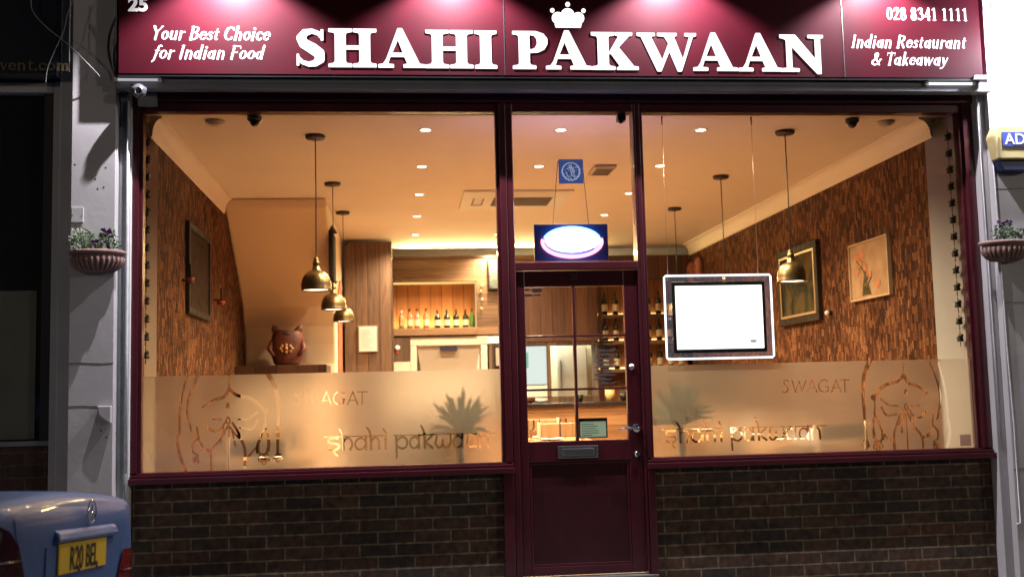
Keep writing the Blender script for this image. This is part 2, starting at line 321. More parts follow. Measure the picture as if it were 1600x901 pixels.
def sdf_mb(shapes, x0, x1, z0, z1, h, y0, y1, invert=False, off=0):
    """marching squares; returns MB in the x-z plane between depths y0 (front) and y1 (or a single sheet when y1 is None)"""
    nx = int(math.ceil((x1-x0)/h)); nz = int(math.ceil((z1-z0)/h))
    xs = np.linspace(x0, x1, nx+1); zs = np.linspace(z0, z1, nz+1); X, Y = np.meshgrid(xs, zs)
    D = field(shapes, X, Y)-off
    if invert: D = -D
    D = np.where(np.abs(D) < 1e-7, 1e-7, D); I = D < 0
    vid = {}; V = []; F = []; edges = {}
    def gv(j, i):
        k = (0, j, i)
        if k not in vid: vid[k] = len(V); V.append((xs[i], zs[j]))
        return vid[k]
    def ev(j, i, d):
        k = (d, j, i)
        if k not in vid:
            a = D[j, i]; b = D[j+1, i] if d == 2 else D[j, i+1]; t = a/(a-b)
            vid[k] = len(V); V.append((xs[i], zs[j]+t*(zs[j+1]-zs[j])) if d == 2 else (xs[i]+t*(xs[i+1]-xs[i]), zs[j]))
        return vid[k]
    C = I[:-1, :-1].astype(int)+I[:-1, 1:]+I[1:, 1:]+I[1:, :-1]
    for j in range(nz):
        i = 0; row = C[j]
        while i < nx:
            c = row[i]
            if c == 0: i += 1; continue
            if c == 4:
                k = i
                while k+1 < nx and row[k+1] == 4: k += 1
                bot = [gv(j, i), gv(j, k+1)]; F.append((bot[0], bot[1], gv(j+1, k+1), gv(j+1, i))); i = k+1; continue
            cs = [(j, i), (j, i+1), (j+1, i+1), (j+1, i)]; ed = [(j, i, 1), (j, i+1, 2), (j+1, i, 1), (j, i, 2)]; poly = []
            for q in range(4):
                a = cs[q]; b = cs[(q+1) % 4]
                if I[a]: poly.append(gv(*a))
                if I[a] != I[b]: poly.append(ev(*ed[q]))
            if len(poly) > 2: F.append(tuple(poly))
            i += 1
    mb = MB(); n = len(V)
    if y1 is None:
        mb.add([(p[0], y0, p[1]) for p in V], F); mb.sheet = True; return mb
    fs = list(F)+[tuple(q+n for q in f[::-1]) for f in F]
    # side walls along crossed edges and the box border
    cnt = {}
    for f in F:
        for q in range(len(f)):
            a, b = f[q], f[(q+1) % len(f)]; cnt[(a, b)] = 1
    key = {v: k for k, v in vid.items()}
    for (a, b) in cnt:
        if (b, a) in cnt: continue
        if key[a][0] != 0 or key[b][0] != 0: fs.append((b, a, a+n, b+n))
    mb.add([(p[0], y0, p[1]) for p in V]+[(p[0], y1, p[1]) for p in V], fs)
    return mb
def place(shapes, ox, oz, s, sx=None, shear=0, taper=0):
    sx = sx or s; out = []
    for sh in shapes:
        if sh[0] == 'cut': out.append(('cut', place(sh[1], ox, oz, s, sx, shear))); continue
        pts = [(ox+sx*(p[0]+shear*p[1]), oz+s*p[1]) for p in sh[1]]
        if sh[0] == 's':
            r = sh[2]; r = [q*s for q in r] if isinstance(r, (list, tuple)) else r*s; out.append(('s', pts, r))
        else: out.append(('p', pts))
    return out
# --- small bold serif alphabet drawn as strokes (cap height 1)
TK, TN = .088, .05
def ell(cx, cy, rx, ry, a0=0, a1=360, tk=TK, tn=TN, n=18):
    P = []; R = []
    for i in range(n+1):
        a = math.radians(a0+(a1-a0)*i/n); P.append((cx+rx*math.cos(a), cy+ry*math.sin(a))); R.append(tn+(tk-tn)*abs(math.cos(a))**1.3)
    return ('s', P, R)
def st(x, y0=0, y1=.97, r=TK, a=True, b=True, w=.15):
    o = [('s', [(x, y0+.03), (x, y1-.03)], r)]
    if a: o.append(('s', [(x-w, y0+.02), (x+w, y0+.02)], .035))
    if b: o.append(('s', [(x-w, y1-.02), (x+w, y1-.02)], .035))
    return o
def ln(*p, r=TK): return ('s', list(p), r)
G = {
 ' ': ([], .32), '.': ([ln((.12, .06), (.12, .06), r=.09)], .28),
 'o': ([ell(.3, .33, .2, .27)], .62), 'c': ([ell(.3, .33, .2, .27, 40, 320)], .54),
 'e': ([ell(.3, .33, .2, .27, 5, 318), ln((.14, .37), (.48, .37), r=.04)], .58),
 'a': ([ell(.27, .31, .17, .25), ln((.48, .58), (.48, .05), r=TK), ln((.48, .04), (.6, .05), r=.04)], .66),
 'n': (st(.16, 0, .62, w=.1)+[ln((.18, .42), (.3, .58), (.44, .57), (.5, .42), r=[.04,.05,.07,.085]), *st(.51, 0, .45, b=False, w=.1)], .7),
 'm': (st(.16, 0, .62, w=.1)+[ln((.18, .42), (.28, .58), (.4, .57), (.45, .42), r=.06), *st(.46, 0, .45, b=False, w=.1), ln((.47, .42), (.58, .58), (.7, .57), (.75, .42), r=.06), *st(.76, 0, .45, b=False, w=.1)], .95),
 'h': (st(.16, 0, 1, w=.1)+[ln((.18, .42), (.3, .58), (.44, .57), (.5, .42), r=[.04,.05,.07,.085]), *st(.51, 0, .45, b=False, w=.1)], .7),
 'u': ([ln((.14, .6), (.14, .2), (.2, .06), (.34, .05), (.46, .2), r=[.085,.085,.07,.05,.04]), ln((.49, .6), (.49, .04), r=.085), ln((.04, .6), (.14, .6), r=.035), ln((.49, .03), (.6, .04), r=.04)], .68),
 'r': (st(.16, 0, .62, w=.1)+[ln((.18, .4), (.28, .56), (.42, .57), r=[.04,.05,.075])], .5),
 'i': (st(.15, 0, .62, w=.1)+[ln((.15, .84), (.15, .84), r=.095)], .36),
 't': ([ln((.2, .8), (.18, .15), (.26, .05), (.38, .1), r=[.06,.085,.06,.04]), ln((.04, .6), (.38, .6), r=.04)], .46),
 's': ([ln((.4, .5), (.28, .6), (.15, .55), (.14, .43), (.34, .27), (.38, .14), (.26, .04), (.08, .12), r=[.06,.05,.06,.075,.085,.07,.05,.06])], .5),
 'd': ([ell(.27, .31, .17, .25), ln((.48, .98), (.48, .05), r=TK), ln((.38, .96), (.48, .96), r=.035), ln((.48, .04), (.6, .05), r=.04)], .68),
 'f': ([ln((.5, .9), (.4, .97), (.29, .88), (.22, .4), (.16, -.08), (.03, -.22), r=[.06,.05,.07,.085,.075,.05]), ln((.06, .6), (.44, .6), r=.04)], .46),
 'k': (st(.16, 0, 1, w=.1)+[ln((.2, .28), (.46, .57), r=.045), ln((.28, .38), (.5, .05), r=.085), ln((.38, .58), (.56, .58), r=.035)], .64),
 'v': ([ln((.1, .58), (.27, .05), r=[.08,.06]), ln((.27, .05), (.46, .58), r=.045), ln((.02, .6), (.2, .6), r=.035)], .54),
 'w': ([ln((.1, .58), (.22, .05), r=.08), ln((.22, .05), (.4, .58), r=.045), ln((.4, .58), (.54, .05), r=.08), ln((.54, .05), (.76, .58), r=.05), ln((.02, .6), (.18, .6), r=.035)], .86),
 'y': ([ln((.12, .58), (.27, .1), r=.08), ln((.5, .58), (.27, -.08), (.12, -.22), (.03, -.2), r=[.06,.05,.045,.06]), ln((.02, .6), (.2, .6), r=.035)], .58),
 'Y': ([ln((.1, .95), (.38, .5), r=.09), ln((.7, .95), (.38, .5), r=.05), *st(.38, 0, .55, b=False), ln((0, .95), (.24, .95), r=.035), ln((.58, .95), (.8, .95), r=.035)], .76),
 'B': (st(.18, 0, .97)+[ln((.2, .94), (.42, .94), (.56, .84), (.56, .66), (.42, .53), (.2, .53), r=[.04,.045,.08,.08,.045,.04]), ln((.42, .53), (.6, .42), (.62, .2), (.46, .04), (.2, .04), r=[.045,.085,.09,.05,.04])], .78),
 'C': ([ell(.42, .49, .32, .44, 42, 318, tk=.1), ln((.66, .94), (.66, .72), r=.035)], .78),
 'I': (st(.2, 0, .97), .42),
 'F': (st(.18, 0, .97)+[ln((.2, .94), (.62, .94), (.66, .76), r=.042), ln((.2, .5), (.5, .5), r=.042), ln((.5, .6), (.5, .4), r=.035)], .68),
 'R': (st(.18, 0, .97)+[ln((.2, .94), (.42, .94), (.58, .84), (.58, .64), (.42, .5), (.2, .5), r=[.04,.045,.085,.085,.045,.04]), ln((.38, .5), (.66, .05), r=.09), ln((.6, .03), (.82, .03), r=.035)], .82),
 'T': (st(.36, 0, .97, b=False)+[ln((.05, .93), (.67, .93), r=.045), ln((.04, .95), (.04, .74), r=.035), ln((.68, .95), (.68, .74), r=.035)], .7),
 '&': ([ln((.78, .42), (.56, .1), (.34, .03), (.14, .12), (.12, .3), (.3, .48), (.48, .68), (.48, .86), (.36, .95), (.24, .85), (.26, .66), (.46, .36), (.72, .06), r=[.05,.06,.07,.09,.09,.07,.07,.07,.05,.07,.09,.09,.08]), ln((.66, .46), (.88, .46), r=.035)], .92),
 '0': ([ell(.29, .49, .19, .43)], .6), '1': (st(.3, 0, .92, b=False, w=.17)+[ln((.3, .92), (.12, .8), r=.05)], .6),
 '2': ([ln((.12, .7), (.16, .88), (.3, .94), (.45, .85), (.46, .66), (.3, .4), (.1, .08), r=[.07,.06,.055,.085,.09,.07,.05]), ln((.1, .07), (.5, .07), r=.07)], .6),
 '3': ([ln((.12, .8), (.26, .94), (.42, .86), (.42, .66), (.24, .52), r=[.065,.05,.085,.08,.045]), ln((.24, .52), (.46, .42), (.48, .2), (.3, .03), (.1, .12), r=[.045,.08,.09,.05,.07])], .6),
 '4': ([ln((.38, .92), (.08, .3), r=.045), ln((.08, .28), (.54, .28), r=.045), *st(.4, 0, .95, b=False, w=.12)], .6),
 '8': ([ell(.29, .7, .14, .22, tk=.085), ell(.29, .26, .17, .24, tk=.095)], .6),
}
def text_shapes(s, x, z, size, sx=None, shear=0):
    sx = sx or size; out = []
    for ch in s:
        g, adv = G[ch]; out += place(g, x, z, size, sx, shear); x += adv*sx
    return out, x
def text_fit(s, x0, x1, z, size, shear=0, slope=0):
    adv = sum(G[c][1] for c in s); sx = (x1-x0)/adv; out = []; x = x0
    for ch in s:
        g, a = G[ch]; out += place(g, x, z, size, sx, shear); x += a*sx
    return out
# --- big bold roman capitals, outlined as polygons (cap height 1)
def stem(cx, w, hs, y0=0, y1=1, t=.085, bot=True, top=True):
    k = w/2; b = .07; P = []
    if bot: P += [(cx-hs, y0), (cx+hs, y0), (cx+hs, y0+t), (cx+k+b*.4, y0+t+.02), (cx+k, y0+t+b)]
    else: P += [(cx-k, y0), (cx+k, y0)]
    if top: P += [(cx+k, y1-t-b), (cx+k+b*.4, y1-t-.02), (cx+hs, y1-t), (cx+hs, y1), (cx-hs, y1), (cx-hs, y1-t), (cx-k-b*.4, y1-t-.02), (cx-k, y1-t-b)]
    else: P += [(cx+k, y1), (cx-k, y1)]
    if bot: P += [(cx-k, y0+t+b), (cx-k-b*.4, y0+t+.02), (cx-hs, y0+t)]
    return ('p', P)
def bar(x0, x1, y0, y1): return ('p', [(x0, y0), (x1, y0), (x1, y1), (x0, y1)])
BIG = {
 'S': ([('s', [(.62, .78), (.56, .87), (.40, .925), (.22, .88), (.13, .74), (.2, .6), (.42, .47), (.58, .35), (.60, .2), (.48, .09), (.32, .065), (.16, .12), (.08, .22)], [.04,.055,.06,.09,.115,.125,.14,.135,.115,.08,.06,.05,.04]),
        bar(.62, .69, .68, .97), bar(.02, .085, .03, .33)], .76),
 'H': ([stem(.3, .28, .3), stem(.92, .28, .3), bar(.4, .82, .46, .56)], 1.22),
 'I': ([stem(.285, .29, .285)], .57),
 'A': ([('p', [(.5, 1.03), (.62, 1.03), (1.06, .1), (1.2, .085), (1.2, 0), (.64, 0), (.64, .085), (.74, .1), (.67, .28), (.31, .28), (.25, .1), (.4, .085), (.4, 0), (0, 0), (0, .085), (.12, .1), (.2, .22)]),
        ('cut', [('p', [(.36, .385), (.63, .385), (.505, .72)])])], 1.2),
 'P': ([stem(.3, .28, .3), ('p', [(.4, 1), (.62, .995), (.8, .93), (.9, .8), (.9, .66), (.82, .52), (.66, .44), (.4, .42)]),
        ('cut', [('p', [(.44, .9), (.56, .88), (.62, .8), (.63, .68), (.58, .56), (.5, .52), (.44, .52)])])], .9),
 'K': ([stem(.3, .28, .3), ('p', [(.42, .42), (.54, .42), (.98, .9), (1.06, .915), (1.06, 1), (.62, 1), (.62, .915), (.7, .9)]), ('p', [(.46, .48), (.7, .6), (1.08, .1), (1.2, .085), (1.2, 0), (.64, 0), (.64, .06), (.72, .1)])], 1.2),
 'W': ([('p', [(0, 1), (.46, 1), (.46, .915), (.36, .9), (.63, .28), (.8, .72), (.7, .9), (.52, .915), (.52, 1), (1.02, 1), (1.02, .915), (.95, .9), (1.16, .3), (1.34, .9), (1.22, .915), (1.22, 1), (1.52, 1), (1.52, .915), (1.44, .9), (1.12, -.03), (1.02, -.03), (.82, .5), (.6, -.03), (.5, -.03), (.1, .9), (0, .915)])], 1.52),
 'N': ([('p', [(0, 1), (.4, 1), (.9, .34), (.9, .9), (.72, .915), (.72, 1), (1.12, 1), (1.12, .915), (1.04, .9), (1.04, -.06), (.94, -.06), (.3, .68), (.3, .1), (.48, .085), (.48, 0), (0, 0), (0, .085), (.16, .1), (.16, .86), (.08, .9), (0, .915)])], 1.12),
}
def font_mesh(s, size, mat_, extrude=.001, align='CENTER', name='lettering', parent=None, loc=(0,0,0), rot=(PI/2,0,0), sx=1, bold=0.0, font_spacing=1):
    cu = bpy.data.curves.new('t', 'FONT'); cu.body = s; cu.size = size; cu.extrude = extrude; cu.align_x = align; cu.offset = bold; cu.space_character = font_spacing
    ob = bpy.data.objects.new('t', cu); S.collection.objects.link(ob)
    me = bpy.data.meshes.new_from_object(ob); bpy.data.objects.remove(ob); me.name = name
    me.transform(Matrix.Translation(loc) @ Matrix.Rotation(rot[2], 4, 'Z') @ Matrix.Rotation(rot[0], 4, 'X') @ Matrix.Diagonal((sx, 1, 1, 1)))
    me.materials.clear(); me.materials.append(mat_)
    o = bpy.data.objects.new(name, me); S.collection.objects.link(o)
    if parent is not None:
        o.parent = parent
        if parent.type == 'EMPTY': o.matrix_parent_inverse = Matrix.Translation(parent.location).inverted()
    return o
# ================================================================== ground and room shell
def struct(name, mb, m, **k):
    o = mb.build(name, m, **k); o['kind'] = 'structure'; return o
struct('road', MB().box(-40, 40, -40, -1.60, -.33, -.19), M_asphalt)
struct('pavement', MB().box(-40, 40, -1.47, .35, -.3, -.10), M_concrete)
struct('kerb', MB().box(-40, 40, -1.598, -1.472, -.3, -.102), mat('granite_kerb', (.3,.29,.28), .8, noise=.3, nscale=20, bump=.3), bevel=.012)
struct('ground', MB().box(-60, 60, -60, 60, -.6, -.34), M_asphalt)
ZC = 2.985
struct('floor', MB().box(.0, 5.5, .2, 8.6, -.06, 0), M_floor)
struct('ceiling', MB().box(-.15, 5.6, .05, 8.6, ZC, ZC+.12), M_ceil)
struct('wall_left', MB().box(-.2, .02, .306, 8.6, -.02, ZC-.002), M_bark)
struct('wall_right', MB().box(5.2, 5.4, .211, 6.5, -.02, ZC-.002), M_bark)
struct('wall_back', MB().box(-.1, 5.5, 8.4, 8.6, -.02, ZC-.002), M_plaster)
# wall ends behind the glass
struct('wall_left_end', MB().prism([(.0205,.305),(-.075,.235),(-.22,.235),(-.22,.305)], -.02, ZC-.003, 'xy'), M_plaster)
struct('wall_right_end', MB().prism([(5.1985,.21),(5.34,.052),(5.6,.052),(5.6,.21)], -.02, ZC-.003, 'xy'), M_white)
# coving along both side walls
def cove(x, sx, y0, y1, wd=.115):
    P = [(x, ZC-.14), (x, ZC-.003), (x+sx*wd, ZC-.003), (x+sx*wd, ZC-.015)]+[(x+sx*(wd-wd*.87*math.sin(a)), ZC-.015-.11*(1-math.cos(a))) for a in [i*PI/12 for i in range(1, 7)]]
    mb = MB(); n = len(P); mb.add([(p[0], y0, p[1]) for p in P]+[(p[0], y1, p[1]) for p in P], [tuple(range(n)), tuple(range(2*n-1, n-1, -1))]+[(i, (i+1) % n, (i+1) % n+n, i+n) for i in range(n)]); return mb
struct('coving_left', cove(.02, 1, .1, 3.05, .07), M_ceil)
struct('coving_right', cove(5.2, -1, .1, 6.45, .09), M_ceil)
# stair soffit: a rounded plaster casing that drops away towards the back
pr = [(3.04, ZC-.004), (3.07, 2.9), (3.25, 2.78), (3.5, 2.60), (3.76, 2.43), (4.0, 2.25), (4.18, 2.09), (4.30, 1.9), (4.36, 1.72), (4.40, 1.53), (4.40, .0), (6.4, 0), (6.4, ZC-.004)]
mb = MB(); n = len(pr); mb.add([(.021, p[0], p[1]) for p in pr]+[(.925, p[0], p[1]) for p in pr], [tuple(range(n)), tuple(range(2*n-1, n-1, -1))]+[(i, (i+1) % n, (i+1) % n+n, i+n) for i in range(n)])
t = thing('stair_casing', 'cream plastered casing with a sloping rounded underside at the left of the room', 'stair casing', (.4, 5, 0))
mb.build('casing', M_plaster, t, bevel=.02)

# ================================================================== brick stall risers
tag(MB().box(-.05, 2.1985, .0, .18, -.12, .687).build('brick_wall', M_brick), 'low dark brick wall under the left shop window, behind the blue car', 'brick wall', 'low brick walls under the shop windows')
tag(MB().box(3.1655, 5.412, .0, .18, -.12, .687).build('brick_wall', M_brick), 'low dark brick wall under the right shop window with the white screen', 'brick wall', 'low brick walls under the shop windows')
tag(MB().box(2.2, 3.164, -.05, .2, -.12, .035).build('threshold', M_concrete, bevel=.006), 'worn pale step under the maroon entrance door', 'doorstep')

# ================================================================== shop windows
def window(name, label, x0, x1, xo0, xo1, z0=.75, z1=ZC, sill=True):
    t = thing('shop_window', label, 'shop window', ((x0+x1)/2, 0, .7), 'large maroon framed shop windows')
    f = MB()
    f.box(xo0, x0-.022, -.035, .09, .752, 3.04); f.box(x1+.022, xo1, -.035, .09, .752, 3.04)   # outer posts
    f.box(x0-.022, x0, -.012, .06, z0, z1); f.box(x1, x1+.022, -.012, .06, z0, z1)              # inner beads
    f.box(x0-.022, x1+.022, -.015, .07, z1, 3.04)
    f.box(x0, x1, -.014, .055, z0-.003, z0+.004)
    f.build('frame', M_maroon, t, bevel=.004)
    s = MB(); s.box(xo0-.004, xo1+.004, -.075, .12, .688, .722); s.box(xo0, xo1, -.05, .1, .7225, .742); s.box(xo0+.002, xo1-.002, -.028, .08, .7425, .751)
    s.build('sill', M_maroon, t, bevel=.006)
    MB().box(x0-.01, x1+.01, .018, .024, z0-.005, z1+.008).build('pane', M_glass, t)
    return t
WL = window('shop_window', 'large maroon framed shop window left of the door, with three brass lamps behind it', 0, 2.199, -.058, 2.265)
WR = window('shop_window', 'large maroon framed shop window right of the door, with the glowing white screen hung in it', 3.165, 5.328, 3.118, 5.415)
t = thing('fascia_beam', 'dark maroon moulded beam running over both shop windows and the door', 'beam', (2.7, 0, 3.04))
MB().box(-.06, 5.417, -.055, .1, 3.042, 3.102).build('beam', M_maroon, t, bevel=.006)
MB().box(-.06, 5.417, -.03, .1, 3.1025, 3.112).build('trim', M_maroon, t)

# frosted film with the lettering and the drawing cut out of it
def zy(px, x):                                      # left window: sheet px -> metres
    sill = 737-(px-222)*.0196; top = 586-(px-222)*.0143; return .752+.584*(sill-x)/(sill-top)
def LW(px, py): return ((px-222)*2.199/(561.5-(py-655)*0.0), zy(px, py))
def RW(px, py):
    sill = 715-(px-1020)*.0354; top = 571-(px-1019)*.0265; return (3.165+(px-1019.3)*2.163/(504.5), .752+.584*(sill-py)/(sill-top))
def hs(shapes, fn, s):
    return [(sh[0], [fn(*p) for p in sh[1]], [r*s for r in sh[2]] if isinstance(sh[2], (list, tuple)) else sh[2]*s) for sh in shapes]
def ringpts(c, r, n=12): return [(c[0]+r*math.cos(2*PI*i/n), c[1]+r*math.sin(2*PI*i/n)) for i in range(n+1)]
def curve(pts, n=5):
    out = []
    P = [pts[0]]+list(pts)+[pts[-1]]
    for i in range(1, len(P)-2):
        for k in range(n):
            u = k/n; a, b, c, d = P[i-1], P[i], P[i+1], P[i+2]
            out.append(tuple(.5*((2*b[j])+(-a[j]+c[j])*u+(2*a[j]-5*b[j]+4*c[j]-d[j])*u*u+(-a[j]+3*b[j]-3*c[j]+d[j])*u**3) for j in (0, 1)))
    out.append(pts[-1]); return out
def C(pts, w0, w1=None):
    p = curve(pts); return ('s', p, [w0+((w1 or w0)-w0)*i/(len(p)-1) for i in range(len(p))])
def flower(c, r): return [('s', ringpts((c[0]+r*.75*math.cos(a), c[1]+r*.75*math.sin(a)), r*.36, 8), r*.15) for a in [k*2*PI/5+.3 for k in range(5)]]+[('s', [c, c], r*.3)]
FACE = [C([(272,112),(245,230),(228,350),(225,480),(214,560),(230,640),(268,748)], 8, 12), C([(342,110),(302,210),(279,290),(277,370),(302,470),(312,490)], 9, 7),
 C([(808,100),(856,190),(876,290),(874,430),(871,550),(871,632)], 17, 9), C([(549,106),(549,160),(549,205)], 4, 8), C([(550,195),(515,252),(440,274),(378,318)], 13, 7),
 C([(552,195),(600,240),(680,258),(742,295),(788,350)], 11, 12), ('s', [(543,300),(543,318)], [10,14]), ('s', [(798,348),(798,348)], 21), C([(790,365),(791,440)], 7),
 C([(789,440),(765,510),(742,570),(740,622)], 7, 13), C([(791,440),(806,510),(812,570),(806,615)], 7, 13), C([(742,622),(775,640),(806,618)], 6),
 C([(610,403),(680,398),(740,358)], 4, 7), C([(622,460),(695,468),(722,445),(738,412)], 6, 8), C([(398,445),(440,480),(495,468),(522,425)], 9, 6), C([(440,400),(505,404)], 6),
 C([(543,385),(530,410),(543,432),(558,410),(543,385)], 6), C([(545,430),(547,462)], 6), C([(545,440),(495,535),(442,600),(432,660),(434,742)], 6, 11), C([(572,425),(605,480),(640,560),(656,620),(652,722)], 8, 11),
 C([(550,470),(550,746)], 4, 5), C([(515,460),(494,568)], 5), C([(568,470),(592,580)], 6), C([(556,455),(612,528)], 6), C([(529,470),(520,498)], 5),
 C([(340,455),(350,520),(380,585),(418,612)], 7, 9), C([(345,530),(312,568),(314,618),(344,640)], 8, 6), C([(378,604),(430,608)], 8), C([(680,650),(728,592)], 9, 6),
 C([(344,640),(350,690)], 9, 7), ('s', [(871,645),(869,684)], [16,13])]+flower((780,668), 34)+flower((330,672), 24)+[sh for sh in flower((874,662), 26)]
def facefn(W, ox, oy, s, mirror=None):
    def f(x, y):
        px = ox+x/s; py = oy+y/s
        if mirror: px = mirror(px); 
        return W(px, py)
    return f
# the restaurant's greeting in thin flared capitals
def SW(): 
    r = .05
    return [C([(.62,.88),(.42,.98),(.2,.86),(.28,.62),(.5,.42),(.46,.12),(.2,.02),(.0,.12)], .045, .05), C([(.9,1),(1.15,0)], .05), C([(1.15,.02),(1.5,.9)], .04), C([(1.5,.9),(1.68,.02)], .05), C([(1.68,.02),(2.1,1)], .04),
     C([(2.15,0),(2.6,1)], .045), C([(2.6,1),(2.95,0)], .055), C([(2.3,.34),(2.85,.34)], .035), C([(3.95,.85),(3.7,.98),(3.35,.9),(3.12,.55),(3.25,.15),(3.6,.02),(3.9,.1)], .05), C([(3.9,.1),(3.92,.42)], .05), C([(3.65,.44),(3.98,.44)], .04),
     C([(4.2,0),(4.62,1)], .045), C([(4.62,1),(4.98,0)], .055), C([(4.33,.34),(4.88,.34)], .035), C([(4.95,.97),(5.75,.97)], .04), C([(5.35,.97),(5.33,0)], .05)]
# the name in rounded letters hung from a head bar
NAME = [C([(-.1,1),(4.75,1)], .03, .03), C([(.95,.85),(.4,.88),(.18,.66),(.5,.5),(.95,.42),(1.0,.15),(.6,.0),(.25,.12)], .06, .07), C([(.6,.0),(.7,-.25),(.92,-.42)], .07, .05), C([(1.05,1.55),(1.3,1.1),(1.35,.0)], .05, .075),
 C([(1.38,.6),(1.65,.88),(1.95,.75),(2.05,.35),(1.9,.02)], .05, .07), C([(3.1,.62),(2.8,.85),(2.42,.72),(2.28,.35),(2.48,.04),(2.85,.05),(3.1,.35)], .06, .06), C([(3.13,1),(3.13,.0)], .07), C([(3.2,1.65),(3.48,1.15),(3.52,.0)], .06, .075),
 C([(3.56,.6),(3.82,.88),(4.1,.7),(4.15,.02)], .05, .07), C([(4.66,.82),(4.66,.0)], .07), C([(4.5,1.5),(4.72,1.2)], .06),
 C([(5.3,1),(13.3,1)], .03), C([(5.5,.95),(5.52,-.7)], .07, .06), C([(5.6,.62),(5.95,.88),(6.3,.7),(6.32,.25),(6.0,.0),(5.65,.15)], .06, .07),
 C([(7.25,.62),(7.0,.85),(6.68,.72),(6.58,.35),(6.75,.04),(7.05,.05),(7.25,.35)], .06), C([(7.28,1),(7.28,.0)], .07), C([(7.45,1.7),(7.7,1.15),(7.74,.0)], .06, .075), C([(8.3,.88),(7.95,.62),(7.82,.45),(8.35,.02)], .06, .07),
 C([(8.7,.85),(8.6,.3),(8.85,.0),(9.1,.2),(9.15,.6)], .06), C([(9.15,.5),(9.25,.08),(9.55,.02),(9.78,.35),(9.8,1)], .06, .07),
 C([(10.7,.62),(10.45,.85),(10.12,.72),(10.0,.35),(10.18,.04),(10.5,.05),(10.7,.35)], .06), C([(10.73,1),(10.73,.0)], .07), C([(11.75,.62),(11.5,.85),(11.18,.72),(11.08,.35),(11.25,.04),(11.55,.05),(11.75,.35)], .06), C([(11.78,1),(11.78,.0)], .07),
 C([(12.1,.8),(12.1,.0)], .07), C([(12.12,.6),(12.4,.88),(12.72,.7),(12.78,.02)], .05, .07)]
def film(W, x0, x1, sw, nm, face, parent, mirror=None):
    cut = []
    def lin(ox, oy, ax, ay, sl): return lambda x, y: W(ox+x*ax, oy-y*ay+x*ax*sl)
    cut += hs(SW(), lin(*sw), sw[3]*.0039*1.0)
    cut += hs(NAME, lin(*nm), nm[3]*.0039*1.3)
    cut += hs(FACE, face, .0009)
    sp = [('p', [(x0+.001, .7521), (x1-.001, .7521), (x1-.001, 1.336), (x0+.001, 1.336)]), ('cut', cut)]
    mb = sdf_mb(sp, x0, x1, .7522, 1.337, .0042, .0275, None)
    return mb.build('frosted_film', M_film, parent)
film(LW, 0, 2.199, (453, 633, 20.4, 20.5, -.004), (504, 704.5, 20.2, 21, -.012), facefn(LW, 225, 560, 4.267), WL)
film(RW, 3.165, 5.328, (1222, 612.5, 18.6, 20, -.012), (1037, 692, 18.9, 20.5, -.030), facefn(RW, 225, 560-22, 4.267, mirror=lambda p: 1348+(432-p)*137/157), WR)

# ================================================================== door, transom
t = thing('door_frame', 'maroon door frame with a glazed fanlight above the entrance door', 'door frame', (2.69, 0, 0))
f = MB(); f.box(2.267, 2.309, -.03, .09, .0355, 3.04); f.box(3.1, 3.1165, -.03, .09, .0355, 3.04)
f.box(2.2, 2.2665, -.04, .1, .0355, .687); f.box(3.1175, 3.164, -.04, .1, .0355, .687)
f.box(2.309, 3.1, -.032, .09, 1.957, 2.008); f.box(2.309, 3.1, -.028, .07, 2.985, 3.04); f.build('post', M_maroon, t, bevel=.005)
MB().box(2.2665, 3.1, .018, .024, 2.008, 2.985).build('fanlight_pane', M_glass, t)
t = thing('entrance_door', 'maroon entrance door with six small panes above a solid panel', 'door', (2.7, 0, .04))
X0, X1 = 2.3105, 3.0985; GX = (2.366, 2.672, 2.69, 3.008); GZ = (.873, 1.19, 1.204, 1.527, 1.541, 1.852)
L = MB(); L.box(X0, GX[0], -.004, .045, .045, 1.952); L.box(GX[3], X1, -.004, .045, .045, 1.952)
L.box(GX[0], GX[3], -.004, .045, GZ[5], 1.952); L.box(GX[0], GX[3], -.004, .045, .745, GZ[0]); L.box(GX[0], GX[3], -.004, .045, .045, .1)
leaf = L.build('door_leaf', M_maroon, t, bevel=.004)
P = MB().box(GX[0], GX[3], .012, .034, .1, .745).build('lower_panel', M_maroon_panel, t)
m_ = MB(); w_ = .016
for a in ((GX[0], GX[3], .1, .1+w_), (GX[0], GX[3], .745-w_, .745), (GX[0], GX[0]+w_, .1+w_, .745-w_), (GX[3]-w_, GX[3], .1+w_, .745-w_)): m_.box(a[0], a[1], .0015, .0115, a[2], a[3])
m_.build('panel_moulding', M_maroon, t, bevel=.004)
b_ = MB(); b_.box(GX[1], GX[2], -.0025, .04, GZ[0], GZ[5])
for z0, z1 in ((GZ[1], GZ[2]), (GZ[3], GZ[4])): b_.box(GX[0], GX[1], -.0015, .04, z0, z1); b_.box(GX[2], GX[3], -.0015, .04, z0, z1)
b_.build('glazing_bars', M_maroon, t, bevel=.003)
for xa, xb in ((GX[0], GX[1]), (GX[2], GX[3])):
    for za, zb in ((GZ[0], GZ[1]), (GZ[2], GZ[3]), (GZ[4], GZ[5])): MB().box(xa, xb, .018, .022, za, zb).build('glass_pane', M_glass, t)
lb = MB().box(2.55, 2.806, -.014, -.005, .765, .842); lb.build('letter_box', M_steel, t, bevel=.003)
fl_ = MB().box(2.578, 2.778, -.019, -.0145, .782, .825).build('letter_box_flap', M_steel, t, bevel=.002)
h = MB(); h.lathe([(.001,-.022),(.024,-.022),(.026,-.016),(.026,-.005)], (3.058, 0, .942), axis='y'); h.tube([(3.058,-.02,.942),(3.055,-.052,.942),(3.03,-.058,.944),(2.975,-.056,.947),(2.935,-.05,.938)], [.011,.010,.009,.008,.006]); h.build('handle', M_chrome, t)
